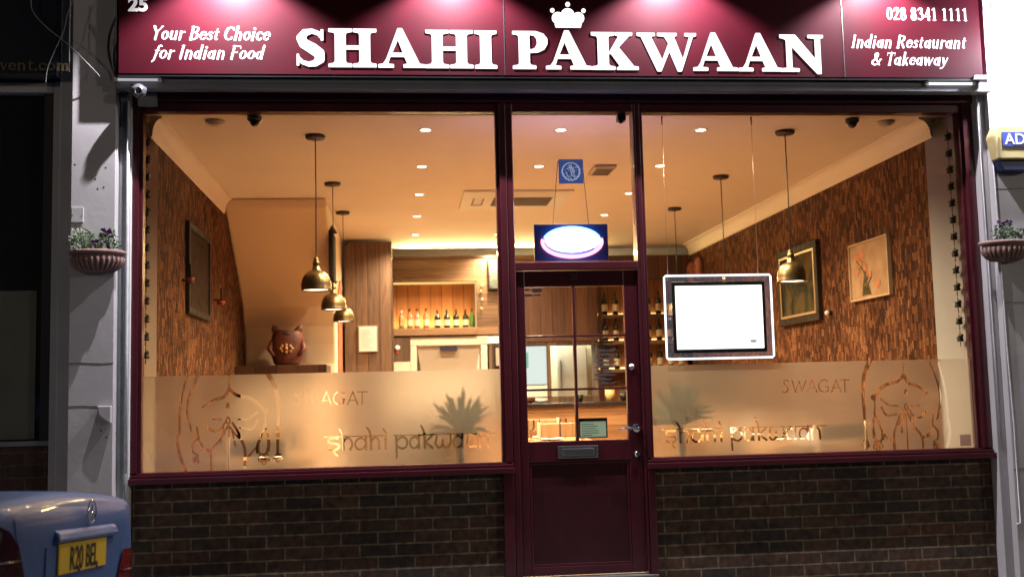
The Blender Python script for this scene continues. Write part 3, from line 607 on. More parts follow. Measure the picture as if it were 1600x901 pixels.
k = MB(); k.lathe([(.001,-.026),(.014,-.024),(.018,-.014),(.022,-.012),(.022,-.005)], (3.042, 0, 1.33), axis='y'); k.build('lock', M_steel, t)
k = MB(); k.lathe([(.001,-.022),(.014,-.02),(.02,-.01),(.022,-.005)], (3.058, 0, .778), axis='y'); k.box(3.053, 3.063, -.03, -.022, .762, .794); k.build('lock', M_chrome, t)
font_mesh('25', .05, mat('dull_number', (.10,.07,.11), .4), .002, name='number', parent=t, loc=(2.688, -.006, 1.895))
# notice inside the door glass and stickers
o = thing('notice_card', 'small dark framed notice standing in the lower right door pane', 'notice', (2.77, .03, .88))
q = MB(); q.box(2.695, 2.878, .026, .030, .992, 1.012); q.box(2.695, 2.703, .026, .030, .886, .992); q.box(2.870, 2.878, .026, .030, .886, .992); q.box(2.703, 2.870, .026, .030, .886, .893); q.build('card_border', mat('dark_notice', (.02,.025,.03), .4), o)
m_p = mat('backlit_paper', (.3,.4,.4), .6); _t = m_p.node_tree; _l = _t.nodes.new('ShaderNodeBsdfTranslucent'); _l.inputs[0].default_value = (.12,.22,.26,1); _x = _t.nodes.new('ShaderNodeMixShader'); _x.inputs[0].default_value = .6; _o = _t.nodes['Material Output']; _t.links.new(_t.nodes['Principled BSDF'].outputs[0], _x.inputs[1]); _t.links.new(_l.outputs[0], _x.inputs[2]); _t.links.new(_x.outputs[0], _o.inputs[0])
MB().add([(2.703,.028,.893),(2.870,.028,.893),(2.870,.028,.992),(2.703,.028,.992)], [(0,1,2,3)]).build('sheet', m_p, o)
tm = mat('notice_ink', (.02,.03,.03), .6)
x_ = MB(); random.seed(3)
for r in range(6): x_.box(2.712, 2.712+random.uniform(.06, .14), .0255, .0261, .972-r*.014, .976-r*.014)
x_.build('ink_lines', tm, o)
tag(sdf_mb([s for r in range(11) for s in [('s', [(2.80+random.uniform(0,.02)+(.02 if r<2 else 0), 1.488-r*.026), (2.94+random.uniform(-.03,.0), 1.488-r*.026)], .0035)]]+[('s', [(2.80+random.uniform(0,.15), 1.488-r*.026), (2.80+random.uniform(0,.15), 1.5-r*.026)], .003) for r in range(11) for _ in range(5)], 2.77, 2.98, 1.2, 1.51, .003, .0155, None).build('opening_hours', mat('dim_vinyl', (.10,.08,.07), .6)), 'faint lines of thin vinyl writing on the middle right door pane', 'window lettering')
tag(sdf_mb([('s', [(2.372, 1.80), (2.41, 1.80)], .008), ('s', [(2.372, 1.835), (2.40, 1.835)], .006), ('s', [(2.425, 1.83), (2.47, 1.83)], .012), ('s', [(2.43, 1.80), (2.465, 1.80)], .006)], 2.366, 2.49, 1.78, 1.85, .003, .0155, None).build('sticker', mat('pale_sticker', (.3,.3,.33), .6)), 'small pale worn sticker in the top left corner of the door glass', 'sticker')

# ================================================================== pilasters, trims, pipes
t = thing('pilaster', 'lilac grey painted pilaster left of the shop, with a bowl planter on it', 'pilaster', (-.26, 0, 0), 'painted pilasters beside the shop')
MB().box(-.393, -.132, -.15, .28, -.11, 4.2).build('shaft', M_pil, t, bevel=.004)
MB().box(-.131, -.085, -.07, .26, -.11, 3.2).build('trim', M_strip, t, bevel=.003)
MB().box(-.478, -.394, -.10, .28, -.11, 4.2).build('edge', M_pil, t, bevel=.004)
MB().box(-.0845, -.0605, -.055, .2, -.02, 3.1).build('edge_board', M_white, t, bevel=.003)
t = thing('pilaster', 'brightly lit grey pilaster right of the shop, under the white lamp', 'pilaster', (5.7, 0, 0), 'painted pilasters beside the shop')
MB().box(5.478, 6.05, -.15, .28, -.11, 4.2).build('shaft', M_pil, t, bevel=.004)
MB().box(5.4175, 5.477, -.09, .26, -.11, 3.2).build('trim', M_pil, t, bevel=.003)
M_crack = mat('hairline_joint', (.16,.15,.15), .8)
for o_, x0, x1, zs in ((bpy.data.objects['pilaster'], -.392, -.133, (1.42, 1.166)), (bpy.data.objects['pilaster.001'], 5.479, 6.04, (2.44, 1.69, .62))):
    for z in zs: MB().tube([(x0,-.1502,z),(x0+(x1-x0)*.35,-.1502,z+.004),(x0+(x1-x0)*.7,-.1502,z-.003),(x1,-.1502,z+.002)], .0022, 5).build('joint', M_crack, o_)
for x, z in ((-.37,2.62),(-.19,2.60),(-.25,2.53),(-.20,2.48),(-.235,2.47),(-.17,.98),(-.20,1.02)): MB().ball((x,-.1503,z), .006, 8, 5, 1, .3, .8).build('screw_hole', M_dark, bpy.data.objects['pilaster'])
def wire(name, pts, r, m, label, cat='cable', group='cables on the shop front'):
    return tag(MB().tube(pts, r, 6).build(name, m), label, cat, group)
wire('cable', [(-.073,-.085,3.03),(-.074,-.085,2.2),(-.073,-.085,1.5),(-.072,-.085,.76)], .0095, M_whitecable, 'straight white cable down the board between the left pilaster and the window')
wire('cable', [(5.47,-.156,3.12),(5.482,-.156,2.3),(5.488,-.156,1.4),(5.50,-.156,.9),(5.502,-.156,.28),(5.47,-.156,.27)], .005, M_whitecable, 'white cable running down the right pilaster and stepping left at its foot')
wire('cable', [(5.425,-.096,3.1),(5.43,-.096,2.2),(5.435,-.096,1.4),(5.44,-.096,.75)], .004, M_whitecable, 'thin white cable on the edge strip beside the right window')
def sag(pts, n=6): 
    a = curve([(p[0], p[2]) for p in pts], n); b = curve([(p[1], p[1]) for p in pts], n); return [(q[0], w[0], q[1]) for q, w in zip(a, b)]
wire('cable', sag([(-.14,-.17,3.62),(-.145,-.17,3.4),(-.15,-.17,3.25),(-.135,-.17,3.17)]), .0035, M_whitecable, 'loose white cable beside the left end of the red sign')
wire('cable', sag([(-.11,-.26,3.50),(-.165,-.2,3.4),(-.17,-.17,3.28),(-.12,-.17,3.15),(-.03,-.2,3.1),(0,-.2,3.08)]), .008, M_cable, 'thick black cable looping to the dome camera at the left end of the sign')
wire('cable', sag([(-.60,-.24,3.70),(-.61,-.24,3.56),(-.53,-.24,3.45),(-.40,-.25,3.34),(-.28,-.25,3.22),(-.215,-.2,3.15)]), .0035, mat('grey_cable', (.22,.22,.24), .5), 'grey cable slanting from the next shop fascia down to the left pilaster')
wire('cable', sag([(-.36,-.24,3.63),(-.40,-.24,3.52),(-.42,-.24,3.42),(-.47,-.24,3.30),(-.51,-.24,3.19),(-.52,-.24,3.10)]), .0026, mat('dusty_cable', (.35,.34,.33), .6), 'frayed white cable hanging crooked over the next shop fascia')
wire('cable', [(-.383,-.24,3.62),(-.386,-.24,3.4),(-.388,-.23,3.17)], .003, M_whitecable, 'thin upright white wire at the right end of the next shop fascia')
wire('cable', [(-.115,-.155,3.06),(-.115,-.09,2.95),(-.118,-.085,2.87)], .006, M_cable, 'short black cable below the dome camera, running down the grey trim')
wire('cable', sag([(5.395,-.26,3.70),(5.46,-.26,3.69),(5.505,-.2,3.65),(5.51,-.17,3.58)]), .005, M_cable, 'black cable bending off the top right corner of the sign')
# grey cover plate
t = thing('cover_plate', 'square grey electrical cover plate on the left pilaster above the planter', 'cover plate', (-.35, -.15, 2.31))
MB().box(-.386, -.314, -.160, -.151, 2.265, 2.358).build('plate', M_pil, t, bevel=.003)
for x in (-.378, -.322): MB().lathe([(.001,-.163),(.003,-.163),(.003,-.1602)], (x, 0, 2.31), 8, axis='y').build('screw', M_dark, t)
# small pale bracket low on the left pilaster
tag(MB().prism([(-.215, 1.165), (-.135, 1.165), (-.135, 1.06), (-.165, 1.075), (-.205, 1.11)], -.19, -.151, 'xz').build('bracket', M_pil, bevel=.006), 'small chipped painted bracket low on the left pilaster', 'bracket')
# soffit strips below the fascia
t = thing('lintel', 'long grey painted lintel strip between the red sign and the windows', 'lintel', (2.7, 0, 3.15))
MB().box(-.13, 5.47, -.205, .25, 3.1125, 3.1405).build('strip_top', M_lintel, t); MB().box(-.13, 5.47, -.205, -.12, 3.078, 3.1120).build('strip', M_lintel, t, bevel=.004)
MB().box(-.13, 5.47, .05, .25, 3.141, 4.2).build('backing', M_dark, t)
for x0, x1, lab in ((-.105, .13, 'short white tube lamp fixed under the left end of the sign'), (5.03, 5.33, 'short white tube lamp fixed under the right end of the sign')):
    t = thing('strip_lamp', lab, 'tube lamp', ((x0+x1)/2, -.11, 3.17), 'white tube lamps at the sign')
    MB().tube([(x0,-.216,3.128),(x1,-.216,3.128)], .0085, 8).build('tube', emat('tube_glow', (.93,.94,1), 1.5 if x0 > 0 else .45), t)
    MB().box(x0-.02, x0-.001, -.228, -.2055, 3.116, 3.138).build('end_cap', M_white, t); MB().box(x1+.001, x1+.02, -.228, -.2055, 3.116, 3.138).build('end_cap', M_white, t)

# ================================================================== the sign
t = thing('shop_sign', 'long maroon fascia sign with lit white lettering over the shop', 'sign', (2.65, -.2, 3.16))
for a, b in ((-.098, 2.2475), (2.2505, 4.4525), (4.4555, 5.392)): MB().box(a, b, -.25, .04, 3.155, 3.86).build('panel', M_sign, t, bevel=.003)
MB().box(-.104, 5.398, -.262, -.02, 3.8605, 3.93).build('top_trim', M_dark, t, bevel=.003)
MB().box(-.1, 5.394, -.246, .04, 3.1415, 3.1545).build('bottom_trim', M_dark, t)
for x in (2.249, 4.454): MB().box(x-.002, x+.002, -.2535, -.248, 3.157, 3.86).build('joint', M_steel, t)
pos = [('S',.963),('H',1.16),('A',1.463),('H',1.754),('I',2.059),('P',2.296),('A',2.504),('K',2.795),('W',3.088),('A',3.446),('A',3.741),('N',4.018)]
wd = [.185,.295,.29,.298,.14,.222,.291,.3,.385,.291,.29,.29]
SH = []
M_side = mat('letter_return', (.7,.7,.74), .4)
M_back = emat('led_back_light', (.92,.82,1), 22)
for (c, x), w in zip(pos, wd):
    g, adv = BIG[c]; z = 3.195-(x-.963)*.0042
    x = 1.565+(x-1.565)*1.0042; z = 1.18+(z-1.18)*1.0042; sh_ = place(g, x, z, .243, w/adv)
    L_ = sdf_mb(sh_, x-.02, x+w+.02, z-.02, z+.263, .0042, -.257, -.2505).build('letter', M_letter, t)
    grow = .0035
# glow of the lit letters on the panel: real lamps tucked behind each word
# crown
cr = [('p', [(2.576,3.467),(2.737,3.467),(2.743,3.492),(2.57,3.492)]), ('s', [(2.592,3.528),(2.592,3.528)], .038), ('s', [(2.722,3.528),(2.722,3.528)], .038), ('s', [(2.655,3.548),(2.655,3.548)], .043), ('p', [(2.58,3.49),(2.735,3.49),(2.74,3.53),(2.575,3.53)]),
      ('s', [(2.558,3.577),(2.558,3.577)], .0135), ('s', [(2.757,3.577),(2.757,3.577)], .0135), ('s', [(2.657,3.617),(2.657,3.617)], .0145)]
sdf_mb(cr, 2.53, 2.79, 3.45, 3.65, .0035, -.257, -.2505).build('crown', M_letter, t)
# small lettering
tx = []
tx = text_fit('Your Best Choice', .088, .80, 3.366, .088, shear=.28); sdf_mb(tx, .05, .86, 3.33, 3.48, .0028, -.2522, -.2503, off=-.0021).build('lettering', M_smalltext, t)
tx = text_fit('for Indian Food', .10, .765, 3.247, .088, shear=.28)
sdf_mb(tx, .05, .86, 3.2, 3.355, .0028, -.2522, -.2503, off=-.0021).build('lettering', M_smalltext, t)
for a_, x0_, x1_, z_, sh_ in (('Indian Restaurant', 4.50, 5.285, 3.352, .28), ('& Takeaway', 4.63, 5.15, 3.237, .28), ('028 8341 1111', 4.755, 5.318, 3.54, 0)): sdf_mb(text_fit(a_, x0_, x1_, z_, .088, shear=sh_), 4.46, 5.36, z_-.04, z_+.11, .0028, -.2522, -.2503, off=-.0021).build('lettering', M_smalltext, t)
font_mesh('25', .118, M_smalltext, .003, name='number', parent=t, loc=(.018, -.2545, 3.545), bold=.004)
MB().box(5.33, 5.43, -.262, -.24, 3.147, 3.172).build('end_bracket', M_white, t)
# the lamp that whites out the right pilaster
t = thing('flood_lamp', 'glaring white tube lamp slanting out over the right pilaster', 'flood lamp', (5.6, -.2, 3.5))
MB().tube([(5.50,-.30,3.52),(5.56,-.33,3.60),(5.72,-.38,3.72),(5.85,-.42,3.78)], .016, 8).build('tube', emat('flood_glow', (.95,.97,1), 12), t)
MB().tube([(5.72,-.15,3.70),(5.72,-.36,3.74)], .01, 6).build('arm', M_white, t)
# dome camera
t = thing('dome_camera', 'black dome security camera under the left end of the red sign', 'security camera', (.02, -.2, 3.1), 'security cameras')
MB().box(-.015, .095, -.10, -.06, 3.0, 3.077).build('bracket', M_strip, t)
q = MB(); q.ball((.022,-.235,3.052), .045, 16, 10); q.lathe([(.047,.0),(.047,.02),(.03,.026)], (.022,-.235,3.052), 16); q.build('housing', mat('camera_shell', (.10,.10,.12), .2, coat=.5), t)
MB().lathe([(.0225,-.0),(.026,-.004),(.02,-.008),(.0195,.01)], (.030,-.276,3.042), 16, axis='y').build('lens_ring', M_steel, t)
# alarm box
t = thing('alarm_box', 'pale yellow alarm box with a blue label on the right pilaster', 'alarm box', (5.55, -.15, 2.7))
P8 = [(5.432,2.775),(5.47,2.845),(5.72,2.845),(5.745,2.775),(5.72,2.615),(5.465,2.615)]
MB().prism(P8, -.255, -.151).build('case', mat('alarm_cream', (.62,.5,.24), .45, noise=.1), t, bevel=.012)
r_ = MB()
for i in range(11): r_.box(5.438+i*.003, 5.478, -.262, -.2555, 2.630+i*.0125, 2.636+i*.0125)
r_.build('ribs', mat('alarm_rib', (.5,.4,.2), .5), t)
MB().prism([(5.47,2.610),(5.72,2.610),(5.69,2.545),(5.50,2.545)], -.24, -.151).build('base', mat('alarm_blue', (.02,.03,.10), .4), t, bevel=.006)
MB().box(5.493, 5.70, -.2625, -.2555, 2.70, 2.795).build('label_panel', mat('alarm_label', (.05,.09,.42), .5), t)
font_mesh('ADT', .10, M_white, .001, name='lettering', parent=t, loc=(5.505, -.2645, 2.715), align='LEFT', bold=.002)

# ================================================================== bowl planters and their plants
def planter(cx, label):
    t = thing('bowl_planter', label, 'planter', (cx, -.15, 1.96), 'terracotta bowl planters on the pilasters')
    pf = [(.012,1.955),(.08,1.958),(.125,1.985),(.150,2.02),(.152,2.045),(.138,2.055),(.14,2.062),(.166,2.066),(.168,2.082),(.16,2.088),(.14,2.086),(.138,2.07)]
    MB().lathe(pf, (cx,-.151,0), 40, True, a0=PI, a1=2*PI, ry=.9).build('bowl', M_terra, t)
    g = MB()
    for i in range(15):
        a = PI+PI*(i+.5)/15
        g.tube([(cx+r*math.cos(a), -.151+r*.9*math.sin(a), z) for r, z in ((.085,1.962),(.125,1.985),(.149,2.015),(.152,2.04),(.144,2.053))], [.007,.010,.0115,.010,.005], 6)
    g.build('fluting', M_terra, t)
    s = MB(); s.add([(cx+.137*math.cos(PI+PI*i/16), -.152+.123*math.sin(PI+PI*i/16), 2.072) for i in range(17)], [tuple(range(17))]); s.build('soil', M_soil, t)
def bush(name, label, c, r, h, m, petal=None, npet=0, n=260, seed=1, ptop=True, pr=.012):
    rnd = random.Random(seed); t = thing(name, label, 'plant', c, 'plants in the bowl planters'); L = MB(); st_ = MB()
    for k in range(7):
        a = rnd.uniform(0, 6.28); d = rnd.uniform(.2, .7)*r
        st_.tube([c, (c[0]+d*.5*math.cos(a), c[1]+d*.5*math.sin(a), c[2]+h*.5), (c[0]+d*math.cos(a), c[1]+d*math.sin(a), c[2]+h*.9)], [.003,.002,.001], 5)
    for k in range(n):
        a = rnd.uniform(0, 6.28); z = rnd.random()**.8; rr = r*math.sqrt(rnd.random())*(.75+.35*math.sin(z*PI))*rnd.uniform(.8, 1.15)
        p = Vector((c[0]+rr*math.cos(a), c[1]+rr*.8*math.sin(a), c[2]+.005+z*h*(1-.25*(rr/r)**2))); s = rnd.uniform(.007, .014)
        d = Vector((math.cos(a)+rnd.uniform(-.6,.6), math.sin(a)+rnd.uniform(-.6,.6), rnd.uniform(-.2,1))).normalized(); e = d.cross(Vector((rnd.uniform(-1,1), rnd.uniform(-1,1), .3))).normalized()
        q = [p, p+d*s*.8+e*s*.45, p+d*s*1.9, p+d*s*.8-e*s*.45]; L.add(q, [(0,1,2,3)])
    st_.build('stems', M_leaf, t); L.build('foliage', m, t)
    if npet:
        F = MB()
        for k in range(npet):
            a = rnd.uniform(0, 6.28); rr = r*rnd.uniform(.1, .95); z = c[2]+h*(rnd.uniform(.85, 1.12) if ptop else rnd.uniform(.4,1.1)); p = Vector((c[0]+rr*math.cos(a), c[1]+rr*.8*math.sin(a)-.01, z))
            for j in range(5):
                b = j*1.257+rnd.random(); v = Vector((math.cos(b), -.5+rnd.uniform(-.2,.2), math.sin(b))).normalized(); w = v.cross(Vector((0,1,.3))).normalized()
                F.add([p, p+v*pr*.7+w*pr*.5, p+v*pr*1.3, p+v*pr*.7-w*pr*.5], [(0,1,2,3)])
        F.build('flowers', petal, t)
    return t
planter(-.228, 'ribbed terracotta bowl planter on the left pilaster')
planter(5.505, 'ribbed terracotta bowl planter on the right pilaster, cut by the picture edge')
bush('variegated_plant', 'bushy green and white plant at the left of the left planter', (-.30,-.22,2.075), .062, .13, M_leafp, M_petalw, 16, 420, 3, True, .010)
bush('purple_pansy_plant', 'leggy plant with purple flowers on the right of the left planter', (-.155,-.215,2.075), .055, .12, M_leaf, M_purple, 13, 260, 5)
bush('dark_flower_plant', 'small plant with a purple flower at the front of the left planter', (-.215,-.25,2.075), .03, .055, M_leaf, M_purple, 5, 70, 6)
bush('green_pansy_plant', 'upright leafy plant with dark purple flowers in the right planter', (5.475,-.23,2.075), .06, .12, M_leaf, M_purple, 9, 320, 8)
bush('trailing_plant', 'low leafy plant at the far right of the right planter', (5.59,-.22,2.075), .06, .08, M_leaf, M_petalw, 6, 200, 9)

# ================================================================== the shop next door
t = thing('neighbouring_shop', 'dark unlit shop front to the left, with a black fascia and gold lettering', 'shop front', (-1.2, 0, 0))
MB().box(-3.2, -.48, -.2, .3, 3.165, 4.2).build('fascia', mat('black_fascia', (.008,.010,.02), .3), t)
MB().box(-3.2, -.535, -.04, .2, 3.095, 3.160).build('lintel', M_pil, t, bevel=.004)
MB().box(-.534, -.4785, -.04, .27, -.02, 3.163).build('frame_post', M_pil, t, bevel=.004)
MB().box(-3.2, -.5345, -.02, .15, .935, .965).build('sill', M_strip, t, bevel=.004)
MB().box(-3.2, -.5345, .0, .2, -.02, .934).build('riser', M_brick2, t)
MB().box(-3.2, -.60, .03, .034, .966, 3.094).build('pane', mat('black_shop_glass', (.012,.014,.018), .06), t)
MB().box(-.5995, -.5348, -.0, .06, .966, 3.094).build('inner_frame', M_black_frame, t)
MB().box(-3.2, -.635, .0225, .0285, .975, 1.875).build('reflection_panel', mat('green_grey_reflection', (.15,.15,.10), .3, noise=.4, nscale=2.5, col2=(.11,.11,.085)), t)  # grey-green sheet stands for the faint reflection in the lower glass
tx = text_fit('vent.com', -.80, -.392, 3.186, .072)
sdf_mb(tx, -.84, -.38, 3.165, 3.27, .003, -.206, -.2005).build('lettering', mat('dull_gold', (.12,.09,.035), .5), t)

# lamps over the sign, on arms from its top edge
for k, x in enumerate((.56, 1.93, 3.33, 4.70)):
    t = thing('sign_lamp', '%s of the four lamps on arms above the red sign, counted from the left' % ('first', 'second', 'third', 'fourth')[k], 'sign lamp', (x, -.5, 3.9), 'lamps above the red sign')
    MB().tube([(x,-.2,3.931),(x,-.2,4.08),(x,-.35,4.14),(x,-.48,4.06),(x,-.5,3.96)], .011, 8).build('arm', M_dark, t)
    MB().lathe([(.0005,3.975),(.03,3.97),(.06,3.93),(.065,3.90),(.06,3.90),(.055,3.928),(.0005,3.955)], (x,-.5,0), 20).build('lamp_shade', M_dark, t)
tag(MB().box(6.052, 10.5, -.12, .3, -.12, 7).build('brick_building', M_brick2), 'dark brick building beyond the right pilaster', 'building')
tag(MB().box(-8.0, 6.05, .3, .5, 4.2, 7).build('upper_wall', M_brick2), 'dark brick upper storey wall above the shop signs', 'wall')
# ================================================================== ceiling fittings
def downlight_proto():
    t = thing('ceiling_spotlight', '', 'spotlight', (0,0,0)); 
    MB().lathe([(.036,.0),(.05,-.003),(.052,.004)], (0,0,0), 20).build('rim', M_white, t)
    MB().lathe([(.0005,.0),(.035,.0)], (0,0,.001), 20).build('lens', M_bulb, t); return t
dl = downlight_proto(); first = True
order = {0:'first',1:'second',2:'third',3:'fourth',4:'fifth',5:'sixth'}
rows = [('left', 1.765, (.46,1.68,2.9,4.12,5.4)), ('middle', 2.70, (.46,1.68,2.9,4.12,5.44,6.35)), ('right', 3.69, (.46,1.68,2.9,4.13))]
for nm, x, ys in rows:
    for i, y in enumerate(ys):
        lab = '%s recessed ceiling spotlight from the glass in the %s row' % (order[i], nm)
        if first: dl.location = (x, y, ZC-.005); dl['label'] = lab; dl['group'] = 'recessed ceiling spotlights'; o = dl; first = False
        else: o = dup(dl, (x, y, ZC-.005), None, lab, 'recessed ceiling spotlights')
        light('spot_beam', 'SPOT', (x, y, ZC-.03), 225, WARM, (x, y, 0), spot_size=math.radians(150), spot_blend=.8, shadow_soft_size=.035)
def pendant():
    t = thing('pendant_lamp', '', 'pendant lamp', (0,0,0))
    MB().lathe([(.0005,0),(.068,-.001),(.07,-.012),(.064,-.024),(.0005,-.026)], (0,0,0), 24).build('ceiling_rose', M_dkrose, t)
    MB().tube([(0,0,-.025),(.002,0,-.4),(0,0,-.855)], .0042, 6).build('cord', M_cable, t)
    MB().lathe([(.0005,-.845),(.013,-.85),(.019,-.86),(.014,-.87),(.022,-.875),(.025,-.9),(.018,-.905),(.026,-.912),(.028,-.93),(.034,-.938)], (0,0,0), 20).build('lamp_holder', M_brass, t)
    MB().lathe([(.032,-.938),(.06,-.949),(.082,-.971),(.096,-1.0),(.103,-1.035),(.101,-1.064),(.106,-1.074),(.103,-1.076),(.097,-1.064),(.099,-1.045),(.096,-1.015),(.088,-.989),(.072,-.968),(.03,-.945)], (0,0,0), 36).build('lamp_shade', M_brass, t)
    MB().lathe([(.0005,-1.062),(.094,-1.066)], (0,0,0), 30).build('glowing_diffuser', M_bulbw, t)
    return t
M_dkrose = mat('bronze_rose', (.05,.03,.025), .45, metal=.4)
p0 = pendant()
PL = [(1.01,.629,'nearest brass dome pendant in the left window, hanging lowest in the picture'.replace('in the picture','left of the others')),(1.026,2.34,'middle one of the three brass dome pendants in the left window'),(1.037,3.82,'farthest of the three brass dome pendants in the left window, by the wooden column'),
      (4.31,.495,'brass dome pendant lamp right of the white screen, in front of the picture'),(4.32,2.11,'pendant lamp whose cord drops behind the white screen, nearer the pictures'),(4.325,3.73,'farthest pendant behind the white screen, with its short-looking cord at the left')]
for i, (x, y, lab) in enumerate(PL):
    if i == 0: p0.location = (x, y, ZC-.001); p0['label'] = lab; p0['group'] = 'brass pendant lamps'
    else: dup(p0, (x, y, ZC-.001), None, lab, 'brass pendant lamps')
    light('pendant_light', 'SPOT', (x, y, ZC-1.09), 26, (1,.68,.36), (x, y, 0), spot_size=math.radians(140), spot_blend=.6, shadow_soft_size=.06)
# smoke detectors / speakers, cameras, vent, air conditioner
def disc(x, y, r, lab, cat, name): 
    t = thing(name, lab, cat, (x, y, ZC)); MB().lathe([(.0005,-.028),(r*.55,-.028),(r*.75,-.018),(r,-.012),(r,0)], (x, y, ZC-.001), 28).build('body', M_ceilfit, t)
    MB().lathe([(r*.5,-.0285),(r*.55,-.0325),(r*.6,-.0285)], (x, y, ZC-.001), 28).build('ring', M_white, t)
M_ceilfit = mat('ceiling_fitting', (.5,.42,.36), .6)
disc(.40, .22, .062, 'round beige ceiling sensor near the left pendant lamps', 'ceiling sensor', 'ceiling_sensor'); disc(4.93, .22, .062, 'round beige ceiling sensor near the right wall', 'ceiling sensor', 'ceiling_sensor')
def domecam(x, y, lab):
    t = thing('dome_camera', lab, 'security camera', (x, y, ZC), 'security cameras')
    MB().lathe([(.0005,0),(.046,0),(.048,-.02),(.04,-.028)], (x,y,ZC-.002), 20).build('mount', M_dark, t); MB().ball((x, y, ZC-.034), .032, 16, 10).build('dome', mat('smoked_dome', (.008,.008,.01), .1), t)
domecam(.665, .11, 'small black dome camera on the ceiling at the left window'); domecam(4.655, .14, 'small black dome camera on the ceiling at the right window'); 
t = thing('box_camera', 'small black box camera in the top right corner of the fanlight', 'security camera', (3.05, .06, 2.95), 'security cameras')
MB().box(3.015, 3.07, .04, .10, 2.945, 2.984).build('housing', M_dark, t, bevel=.004); MB().ball((3.035,.045,2.94), .017, 12, 8).build('lens', M_dark, t)
t = thing('ceiling_vent', 'small square pale vent on the ceiling behind the fanlight', 'vent', (3.22, 1.8, ZC))
MB().box(3.145, 3.32, 1.62, 1.95, ZC-.03, ZC-.001).build('body', M_ceilfit, t, bevel=.01)
g = MB()
for i in range(5): g.box(3.165, 3.30, 1.66+i*.055, 1.68+i*.055, ZC-.034, ZC-.0305)
g.build('slats', M_dark, t)
t = thing('air_conditioner', 'flush ceiling air conditioner panel with a dark grille behind the middle post', 'air conditioner', (2.7, 3.2, ZC))
MB().box(2.16, 3.15, 2.70, 3.62, ZC-.022, ZC-.001).build('panel', M_white, t, bevel=.008)
g = MB(); g.box(2.45, 2.99, 2.98, 3.42, ZC-.025, ZC-.0225); g.build('grille', mat('grille_grey', (.10,.09,.09), .6), t)
g = MB()
for i in range(9): g.box(2.45, 2.99, 3.0+i*.046, 3.012+i*.046, ZC-.031, ZC-.0255)
g.build('slats', mat('slat_grey', (.3,.28,.27), .6), t)
q = MB(); q.box(2.26, 2.275, 3.02, 3.38, ZC-.026, ZC-.0225); q.box(2.35, 2.365, 3.02, 3.38, ZC-.026, ZC-.0225); q.box(2.275, 2.35, 3.36, 3.38, ZC-.026, ZC-.0225); q.build('flap', mat('flap_grey', (.2,.18,.18), .6), t)

# ================================================================== things hung in the windows
M_acr = glassmat('clear_acrylic', (.93,.94,.97)); _t = M_acr.node_tree; _e = _t.nodes.new('ShaderNodeEmission'); _e.inputs[0].default_value = (.8,.78,1,1); _e.inputs[1].default_value = .035
_a = _t.nodes.new('ShaderNodeAddShader'); _o = [n for n in _t.nodes if n.type == 'OUTPUT_MATERIAL'][0]; _s = _o.inputs[0].links[0].from_socket; _t.links.new(_s, _a.inputs[0]); _t.links.new(_e.outputs[0], _a.inputs[1]); _t.links.new(_a.outputs[0], _o.inputs[0])
t = thing('menu_screen', 'glowing white screen in a black bezel and lit clear border in the right window', 'screen', (3.66, .1, 1.65))
TX0, TX1, TZ0, TZ1 = 3.299, 4.018, 1.376, 1.921
MB().box(TX0+.004, TX1-.004, .100, .106, TZ0+.004, TZ1-.004).build('acrylic_border', M_acr, t)
e = MB(); e.tube([(TX0,.098,TZ0+.01),(TX0,.098,TZ1-.01),(TX0+.01,.098,TZ1),(TX1-.01,.098,TZ1),(TX1,.098,TZ1-.01),(TX1,.098,TZ0+.01),(TX1-.01,.098,TZ0),(TX0+.01,.098,TZ0),(TX0,.098,TZ0+.01)], .0065, 8); e.build('lit_edge', M_ledline, t)
MB().box(3.345, 3.972, .088, .099, 1.412, 1.879).build('bezel', M_black_frame, t, bevel=.004)
MB().box(3.367, 3.95, .0845, .0875, 1.437, 1.852).build('screen_face', M_tv, t)
cg = [('s', [(3.862,1.478),(3.895,1.478)], .0025)]+[('s', [(3.8785+dx, 1.482), (3.8785+dx*1.5, 1.496-abs(dx)*.3)], .003) for dx in (-.014,-.007,0,.007,.014)]
sdf_mb(cg, 3.85, 3.91, 1.47, 1.505, .0012, .0835, None).build('emblem', mat('brown_print', (.12,.06,.03), .6), t)
for x, z in ((3.325,1.90),(3.99,1.90),(3.325,1.64),(3.99,1.76)): MB().lathe([(.0005,.0),(.007,.0),(.007,.008)], (x,.088,z), 12, axis='y').build('standoff', M_chrome, t)
for x, lab in ((3.325, 'left one of two thin steel wires that carry the white screen'), (3.935, 'right one of two thin steel wires that carry the white screen')):
    t = thing('hanging_wire', lab, 'wire', (x, .1, 2.9), 'wires of the white screen')
    MB().tube([(x,.1,2.93),(x,.1,1.91)], .0014, 5).build('wire', M_steel, t); MB().tube([(x,.1,ZC),(x,.1,2.93)], [.006,.003], 6).build('ceiling_hook', M_dark, t)
t = thing('neon_sign', 'glaring oval neon sign on a dark panel behind the fanlight', 'neon sign', (2.69, .1, 2.03))
MB().box(2.452, 2.94, .125, .137, 2.032, 2.273).build('panel', mat('dark_blue_acrylic', (.03,.07,.24), .3), t, bevel=.003)
o1 = [ell(2.705, 2.155, .185, .088, 0, 360, .03, .03)]
